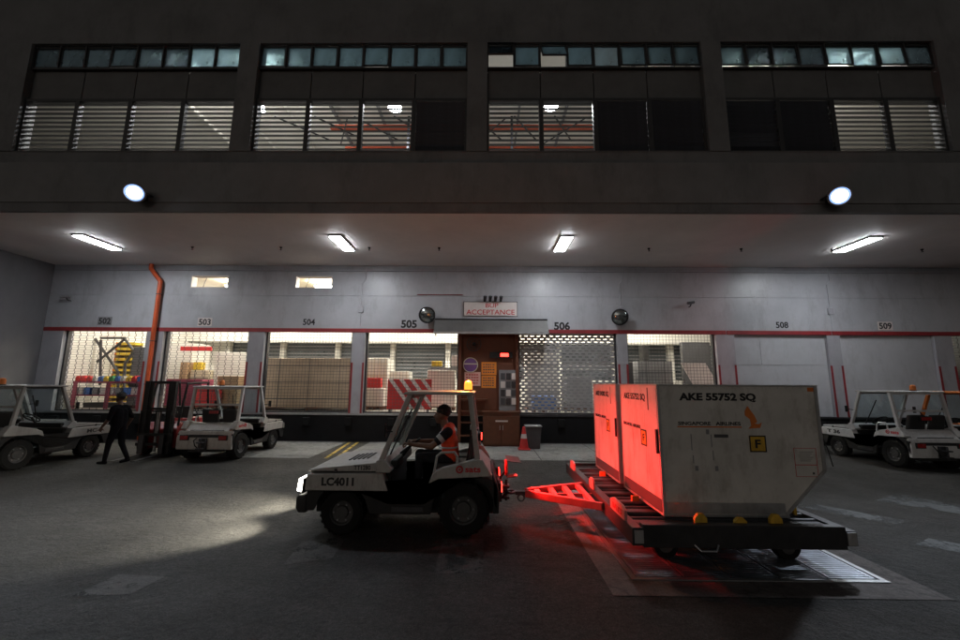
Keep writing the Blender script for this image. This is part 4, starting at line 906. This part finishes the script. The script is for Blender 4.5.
# ------------------------------------------------------------------ cargo containers
def uld(y0, label, full):
    t = thing('cargo_container', label, 'container', (2.245, y0, DK + .002), group='containers on the dolly')
    W, T, H, D, K = 1.53, 2.06, 1.63, 1.46, .53
    prof = [(0, .03), (W, .03), (T, K + .03), (T - .005, H - .02), (0, H - .02)]
    MB().prism(prof, 'xz', .02, D - .02).build('shell', M_uld, t)
    bx('base', M_alu, t, -.01, W + .02, 0, D, 0, .029, bevel=.004)
    # edge extrusions
    fr = MB()
    for yy in (0.004, D - .03):
        y1 = yy + .026
        fr.box(-.006, .03, yy, y1, .03, H - .02); fr.box(-.006, T + .006, yy, y1, H - .019, H); fr.box(T - .032, T + .006, yy, y1, K + .035, H - .02)
        m_ = Matrix.Translation((W, 0, .03)) @ Matrix.Rotation(-math.atan2(K, T - W), 4, 'Y'); fr.box(0, math.hypot(K, T - W), yy, y1, -.004, .03, m_)
    fr.box(-.008, .04, .03, D - .031, H - .019, H - .0005).box(T - .04, T + .004, .03, D - .031, H - .019, H - .0005)
    fr.build('edge_extrusion', M_alu, t)
    bx('roof_sheet', M_alu, t, .041, T - .041, .0305, D - .0305, H - .0195, H - .006)
    bx('kick_plate', M_alu, t, .04, W - .02, .012, .0195, .04, .17)
    bx('kick_plate', M_char, t, -.006, -.0005, .05, D - .05, .035, .19)
    # side door leaf (left face) with handle
    dr = bx('side_panel', M_uld, t, -.005, -.0005, .05, D - .05, .20, H - .05)
    bx('latch', M_black, t, -.03, -.0065, .035, .075, .75, 1.05)
    st = bx('seal_strip', M_char, t, -.010, -.0055, .30, .325, 1.28, H - .05)
    text('lettering', 'AKE 55752 SQ' if full else 'AKE 54302 SQ', M_ink, t, (-.0075, .84, 1.44), LEFTF, .86, .11, .03)
    text('lettering', 'SINGAPORE AIRLINES', M_ink, t, (-.0075, .98, 1.02), LEFTF, .7, .05, .02)
    fl = bx('class_label', M_yellow, t, -.0095, -.0055, .42, .62, .78, 1.0)
    MB().box(-.011, -.0096, .42, .62, .78, .80).box(-.011, -.0096, .42, .62, .98, 1.0).box(-.011, -.0096, .42, .44, .80, .98).box(-.011, -.0096, .60, .62, .80, .98).build('border', M_ink, fl)
    text('letter', 'F', M_ink, fl, (-.011, .52, .89), LEFTF, .06, .1, .03)
    rs = MB()
    for yy in (.09, .50, .98, D - .09):
        for k in range(13): rs.sph((-.006, yy, .26 + k * .107), (.004, .008, .008), 6)
    rs.build('rivets', M_alu, t, kind='stuff')
    for yy in (.49, .97): bx('panel_seam', M_uld, t, -.0085, -.0052, yy - .03, yy + .03, .21, 1.27)
    if full:
        X0 = 2.245
        def zz(z): return z - DK - .002
        yf = .0185
        text('lettering', 'AKE 55752 SQ', M_ink, t, (.78, yf - .002, zz(1.965)), FRONT, .99, .115, .045)
        text('lettering', 'SINGAPORE   AIRLINES', M_ink, t, (.65, yf - .002, zz(1.635)), FRONT, .80, .045, .02)
        bx('underline', M_orange, t, .24, 1.06, .015, .0195, zz(1.585), zz(1.60))
        em = [(1.12, 1.79), (1.16, 1.86), (1.24, 1.74), (1.27, 1.66), (1.235, 1.64), (1.29, 1.63), (1.325, 1.655), (1.30, 1.585), (1.15, 1.575), (1.19, 1.61), (1.18, 1.69), (1.12, 1.74)]
        MB().prism([(x - .005, zz(z)) for x, z in em], 'xz', .015, .0195).build('emblem', M_orange, t)
        fl = bx('class_label', M_yellow, t, 1.14, 1.35, .0150, .0195, zz(1.285), zz(1.49))
        MB().box(1.14, 1.35, .012, .0149, zz(1.285), zz(1.30)).box(1.14, 1.35, .012, .0149, zz(1.475), zz(1.49)).box(1.14, 1.155, .012, .0149, zz(1.30), zz(1.475)).box(1.335, 1.35, .012, .0149, zz(1.30), zz(1.475)).build('border', M_ink, fl)
        text('letter', 'F', M_ink, fl, (1.245, .012, zz(1.387)), FRONT, .07, .105, .03)
        lb = MB(); 
        for a in ((1.69, 1.97, .99, .995), (1.69, 1.97, 1.13, 1.138), (1.69, 1.97, 1.335, 1.34)): lb.box(a[0], a[1], .0165, .0195, zz(a[2]), zz(a[3]))
        for x in (1.69, 1.965): lb.box(x, x + .005, .0165, .0195, zz(.995), zz(1.335))
        lb.build('placard', M_redink, t)
        ln = MB()
        for k in range(6): ln.box(1.76, 1.93 - .02 * (k % 3), .0175, .0195, zz(1.29 - k * .022), zz(1.295 - k * .022))
        ln.box(1.9, 1.925, .0175, .0195, zz(1.02), zz(1.045)); ln.build('placard_print', M_char, t)
        sc_ = MB()
        for x, z, h in ((.40, 1.40, .2), (.41, 1.19, .10), (.655, 1.42, .16), (.665, 1.24, .12)): sc_.box(x, x + .012, .0175, .0195, zz(z - h / 2), zz(z + h / 2))
        for x, z in ((.43, 1.08), (.68, 1.08), (.60, 1.53)): sc_.box(x, x + .04, .0175, .0195, zz(z - .03), zz(z + .03))
        sc_.build('tape_remnant', M_grey, t, kind='stuff')
        bx('barcode', M_char, t, .70, .88, .0172, .0195, zz(1.46), zz(1.50))
        rv = MB()
        for i in range(16): rv.sph((.06, .019, zz(.62 + i * .095)), (.008, .004, .008), 6)
        for i in range(20): rv.sph((.1 + i * .098, .019, zz(2.09)), (.008, .004, .008), 6)
        for i in range(9): rv.sph((T - .06, .019, zz(1.15 + i * .1)), (.008, .004, .008), 6)
        rv.build('rivets', M_alu, t, kind='stuff')
        bx('corner_patch', M_orange, t, T - .11, T - .035, .0150, .0195, zz(2.05), zz(2.10))
    # strap hanging on the sloped side
    MB().tube([(T + .01, .03, 1.0), (T + .04, .0, .85), (T + .06, -.01, .72), (T + .08, -.01, .62)], .006).build('strap', M_black, t)
    return t
uld(5.36, 'grey-white cargo container in front, black number on its long face, left side glowing red', True)
uld(7.02, 'red-lit cargo container standing behind the front one on the dolly', False)

# ------------------------------------------------------------------ forklift
fk = thing('forklift', 'black-masted forklift parked between the walking person and the white tow tractor', 'forklift', (-9.35, 11.75, 0), R(4))
M_fk = mat('forklift_red', (.30, .02, .02), .45, var=.15, dirt=.4)
for x in (-.36, .36):
    MB().box(x - .07, x + .07, -.05, .07, .08, 2.12).build('mast_rail', M_black, fk, bevel=.01)
    MB().box(x * .72 - .05, x * .72 + .05, -.02, .05, .12, 2.08).build('inner_mast_rail', M_black, fk, bevel=.008)
    MB().prism([(-.1, .07), (-.1, .62), (-.15, .62), (-.16, .11), (-1.1, .085), (-1.1, .07)], 'yz', x * .75 - .06, x * .75 + .06).build('fork', M_dsteel, fk)
for hw_, z in ((.34, 2.06), (.3, 1.3)): bx('mast_crossbar', M_black, fk, -hw_, hw_, -.02, .06, z, z + .06)
MB().box(-.45, .45, -.1, -.06, .32, .40).box(-.45, .45, -.1, -.06, .58, .66).build('carriage', M_black, fk)
lbk = MB()
for k in range(7): lbk.box(-.42 + k * .137, -.40 + k * .137, -.098, -.07, .66, 1.25)
lbk.box(-.42, .44, -.098, -.07, 1.25, 1.29).build('load_backrest', M_black, fk)
MB().cyl((0, .02, .15), (0, .02, 1.7), .04, n=10).build('lift_cylinder', M_steel, fk)
MB().prism([(.12, .22), (.12, .75), (.35, .95), (.5, .75), (1.0, .72), (1.1, 1.0), (1.75, .98), (1.85, .7), (1.8, .28)], 'yz', -.48, .48).build('body', M_fk, fk, bevel=.03)
MB().box(-.25, .25, .72, 1.1, .97 - .2, .9).box(-.25, .25, 1.1, 1.2, .9, 1.35).build('seat', M_seat, fk, bevel=.03)
og = MB()
for x in (-.44, .44): og.tube([(x, .22, .85), (x, .45, 2.05), (x, 1.45, 2.08), (x, 1.65, .98)], .03)
for k in range(6): og.cyl((-.44, .5 + k * .18, 2.065), (.44, .5 + k * .18, 2.065), .016, n=6)
og.build('overhead_guard', M_black, fk)
MB().torus((0, .55, 1.15), .15, .014, (0, -.6, 1), 20).tube([(0, .55, 1.15), (0, .36, .95)], .02).build('steering_wheel', M_black, fk)
for x in (-.45, .45):
    for yy, r_ in ((.42, .27), (1.55, .22)):
        w_ = MB().lathe((0, 0, 0), [(r_ * .5, -.09), (r_ * .92, -.09), (r_, -.05), (r_, .05), (r_ * .92, .09), (r_ * .5, .09)], 'x', 24).build('wheel', M_rubber, fk); w_.location = (x + (.06 if x > 0 else -.06), yy, r_)
        MB().lathe((0, 0, 0), [(r_ * .52, -.06), (r_ * .2, -.04), (.001, -.05)], 'x', 16).lathe((0, 0, 0), [(r_ * .52, .06), (r_ * .2, .04), (.001, .05)], 'x', 16).build('rim', M_fk, w_)

# ------------------------------------------------------------------ people (capsules fused by voxel remesh into one continuous skin)
def person(name, label, parts, mats, voxel=.011):
    """parts: list of (p0, r0, p1, r1, material index); spheres when p0 == p1"""
    mb = MB()
    for p0, r0, p1, r1, k in parts:
        p0, p1 = Vector(p0), Vector(p1)
        if hasattr(r0, '__len__'): mb.sph(p0, r0, 16); continue
        mb.sph(p0, r0, 12)
        if (p1 - p0).length > 1e-4: mb.sph(p1, r1, 12); mb.cyl(p0, p1, r0, r1, 12)
    o = mb.build(name, None, None, smooth=False)
    r_ = o.modifiers.new('r', 'REMESH'); r_.mode = 'VOXEL'; r_.voxel_size = voxel
    s_ = o.modifiers.new('s', 'SMOOTH'); s_.factor = .5; s_.iterations = 3
    dg = bpy.context.evaluated_depsgraph_get(); me = bpy.data.meshes.new_from_object(o.evaluated_get(dg))
    o.modifiers.clear(); o.data = me
    for m in mats: me.materials.append(m)
    segs = [(Vector(a), Vector(c), (max(b) if hasattr(b, '__len__') else b), (max(b) if hasattr(b, '__len__') else d), k) for a, b, c, d, k in parts]
    for p_ in me.polygons:
        q = p_.center; best = 1e9
        for a, c, ra, rc, k in segs:
            ab = c - a; L2 = ab.length_squared; u_ = 0 if L2 < 1e-8 else max(0, min(1, (q - a).dot(ab) / L2))
            d_ = (q - (a + ab * u_)).length - (ra + (rc - ra) * u_)
            if d_ < best: best = d_; bk = k
        p_.material_index = bk
    me.shade_smooth()
    return tag(o, label, 'person')
def hand(parts, wrist, dirv, palmn, k, sc_=1., curl=.9):
    """palm + five fingers; dirv = finger direction, palmn = palm normal (curl towards it)"""
    w_ = Vector(wrist); d = Vector(dirv).normalized(); n_ = Vector(palmn); n_ = (n_ - d * n_.dot(d)).normalized(); s_ = d.cross(n_)
    for j in (-1, 0, 1): parts.append((w_ + d * .02, .02 * sc_, w_ + d * .085 + s_ * j * .024, .017 * sc_, k))
    for j, L in ((-1.5, .062), (-.5, .075), (.5, .08), (1.5, .072)):
        b_ = w_ + d * .09 + s_ * j * .02; m_ = b_ + (d * math.cos(curl) + n_ * math.sin(curl)) * L * .5; e_ = m_ + (d * math.cos(curl * 2.1) + n_ * math.sin(curl * 2.1)) * L * .5
        parts += [(b_, .0105, m_, .0098, k), (m_, .0098, e_, .0085, k)]
    b_ = w_ + d * .035 + s_ * .03; m_ = b_ + (s_ * .7 + d * .5 + n_ * .4).normalized() * .045; e_ = m_ + (d * .6 + n_ * .8).normalized() * .035
    parts += [(b_, .014, m_, .012, k), (m_, .012, e_, .010, k)]
def head(parts, c, k, hk, face=(-1, 0, 0), s=1.):
    c = Vector(c); f_ = Vector(face).normalized(); u_ = Vector((0, 0, 1)); r_ = f_.cross(u_)
    P = lambda a, b, d: c + f_ * a * s + r_ * b * s + u_ * d * s
    parts += [(P(-.015, 0, .02), .098 * s, P(-.015, 0, .035), .096 * s, k), (P(.03, 0, -.03), .072 * s, P(.045, 0, -.085), .045 * s, k), (P(.085, 0, .01), .012, P(.112, 0, -.028), .016, k), (P(.09, 0, -.062), .012, P(.092, 0, -.066), .012, k), (P(.02, .08, -.0), .02, P(.01, .085, -.03), .015, k), (P(.02, -.08, 0), .02, P(.01, -.085, -.03), .015, k)]
    return P
# seated driver
DXc, DYc = -.58, 6.62
pp = []; SK, VE, CL, SH, TP = 0, 1, 2, 3, 4
hip = Vector((DXc + .06, DYc, 1.00)); ch_ = Vector((DXc + .02, DYc, 1.36)); nk = Vector((DXc - .04, DYc, 1.475))
for s in (-.07, .07): pp += [(hip + Vector((0, s, 0)), .125, ch_ + Vector((0, s, -.1)), .13, VE)]
for s in (-.09, .09): pp += [(ch_ + Vector((.0, s, -.1)), .125, ch_ + Vector((.0, s, .0)), .112, VE)]
pp += [(ch_ + Vector((0, -.15, .045)), .088, ch_ + Vector((0, .15, .045)), .088, VE), (nk - Vector((0, 0, .04)), .068, nk + Vector((-.035, 0, .08)), .062, SK)]
hc = Vector((DXc - .10, DYc, 1.625)); HP = head(pp, hc, SK, None, s=1.1)
for s in (-1, 1):
    sh = ch_ + Vector((0, s * .20, .02)); el = Vector((DXc - .22, DYc + s * .27, 1.17)); wr = Vector((-1.14, DYc + s * .17, 1.19))
    el2 = sh.lerp(el, .62)
    pp += [(sh, .078, el2, .066, CL), (el2, .052, el, .047, SK), (el, .048, wr, .031, SK)]
    hand(pp, wr, (-1, 0, .1), (-.1, 0, -1), SK, curl=1.0)
    kn = Vector((-1.05, DYc + s * .15, 1.0)); hj = hip + Vector((-.02, s * .10, -.03)); an = Vector((-1.03, DYc + s * .15, .56))
    if s < 0: kn.x += .05; an.x += .02
    pp += [(hj, .10, kn, .068, CL), (kn, .066, an, .048, CL), (an + Vector((.03, 0, -.07)), .042, an + Vector((-.17, 0, -.09)), .034, SH), (an + Vector((0, 0, .06)), .054, an + Vector((0, 0, -.07)), .047, TP)]
M_trou = mat('dark_trousers', (.022, .022, .026), .9, var=.3, scale=14, bump=.3, bscale=25, spec=.1)
drv = person('person', 'driver in an orange safety vest and dark trousers steering the tow tractor', pp, [M_skin, M_vest, M_trou, M_shoe, M_shoe])
hr = MB(); rot = Matrix.Rotation(R(-14), 3, 'Y')
hr.sph(HP(-.025, 0, .045), (.117, .112, .11), 18)
for i in range(260):
    a = random.uniform(0, 2 * math.pi); b = random.uniform(-.15, 1.5); d_ = Vector((math.cos(a) * math.cos(b), math.sin(a) * math.cos(b), math.sin(b)))
    if d_.x < -.45 and d_.z < .45: continue
    q0 = HP(-.025, 0, .045) + Vector((d_.x * .113, d_.y * .108, d_.z * .106)); hr.cyl(q0, q0 + d_ * .016 + Vector((random.uniform(-.01, .01), random.uniform(-.01, .01), -.006)), .007, .003, n=4)
hr.build('hair', M_hair, drv)
tp = MB()
for s in (-.085, .085):
    tp.torus(ch_ + Vector((0, s, -.22)), .133, .014, (0, 0, 1), 20, 6)
    tp.torus(ch_ + Vector((.0, s * .9, -.02)), .116, .012, (0, 1, 0), 20, 6)
tp.build('reflective_band', M_refl, drv)
for s in (-1, 1):
    sh = ch_ + Vector((0, s * .20, .02)); el = Vector((DXc - .22, DYc + s * .27, 1.17)); MB().cyl(sh.lerp(el, .36), sh.lerp(el, .56), .076, .071, 16).build('sleeve_stripe', M_refl, drv)
ey = MB()
for s in (-1, 1): ey.sph(HP(.083, s * .033, .008), .011, 8)
ey.build('eyes', M_ink, drv)
cap = None
# walking person
pp = []; bxx, byy = -9.55, 10.75
V = lambda x, y, z: Vector((bxx + x, byy + y, z))
pp += [(V(0, -.06, .98), .12, V(-.02, -.06, 1.3), .13, 2), (V(0, .06, .98), .12, V(-.02, .06, 1.3), .13, 2), (V(-.03, -.15, 1.43), .075, V(-.03, .15, 1.43), .075, 2), (V(-.03, 0, 1.45), .06, V(-.05, 0, 1.58), .052, 0)]
HP2 = head(pp, V(-.07, 0, 1.68), 0, None)
for s, kx, kz, ax_, az in ((-1, -.12, .52, -.17, .10), (1, .06, .50, .26, .14)):
    pp += [(V(0, s * .09, .93), .10, V(kx, s * .09, kz), .07, 2), (V(kx, s * .09, kz), .068, V(ax_, s * .09, az), .05, 2), (V(ax_ + .03, s * .09, az - .05), .045, V(ax_ - .16, s * .09, az - .06 if s < 0 else az - .10), .035, 3)]
for s, ex, ez, wx, wz in ((-1, -.05, 1.15, -.22, .95), (1, .10, 1.16, .02, .95)):
    pp += [(V(-.03, s * .2, 1.42), .065, V(ex, s * .26, ez), .05, 2), (V(ex, s * .26, ez), .048, V(wx, s * .24, wz), .03, 0)]
    hand(pp, V(wx, s * .24, wz), (-.4, 0, -1), (0, -s, 0), 0, curl=.5)
ped = person('person', 'person in dark clothes walking past the parked forklift', pp, [M_skin2, M_vest, M_cloth, M_cloth, M_shoe], .013)
hr = MB().sph(HP2(-.025, 0, .045), (.108, .103, .10), 16)
for i in range(120):
    a = random.uniform(0, 2 * math.pi); b = random.uniform(-.1, 1.5); d_ = Vector((math.cos(a) * math.cos(b), math.sin(a) * math.cos(b), math.sin(b)))
    q0 = HP2(-.025, 0, .045) + d_ * .1; hr.cyl(q0, q0 + d_ * .015, .008, .003, n=4)
hr.build('hair', M_hair, ped)
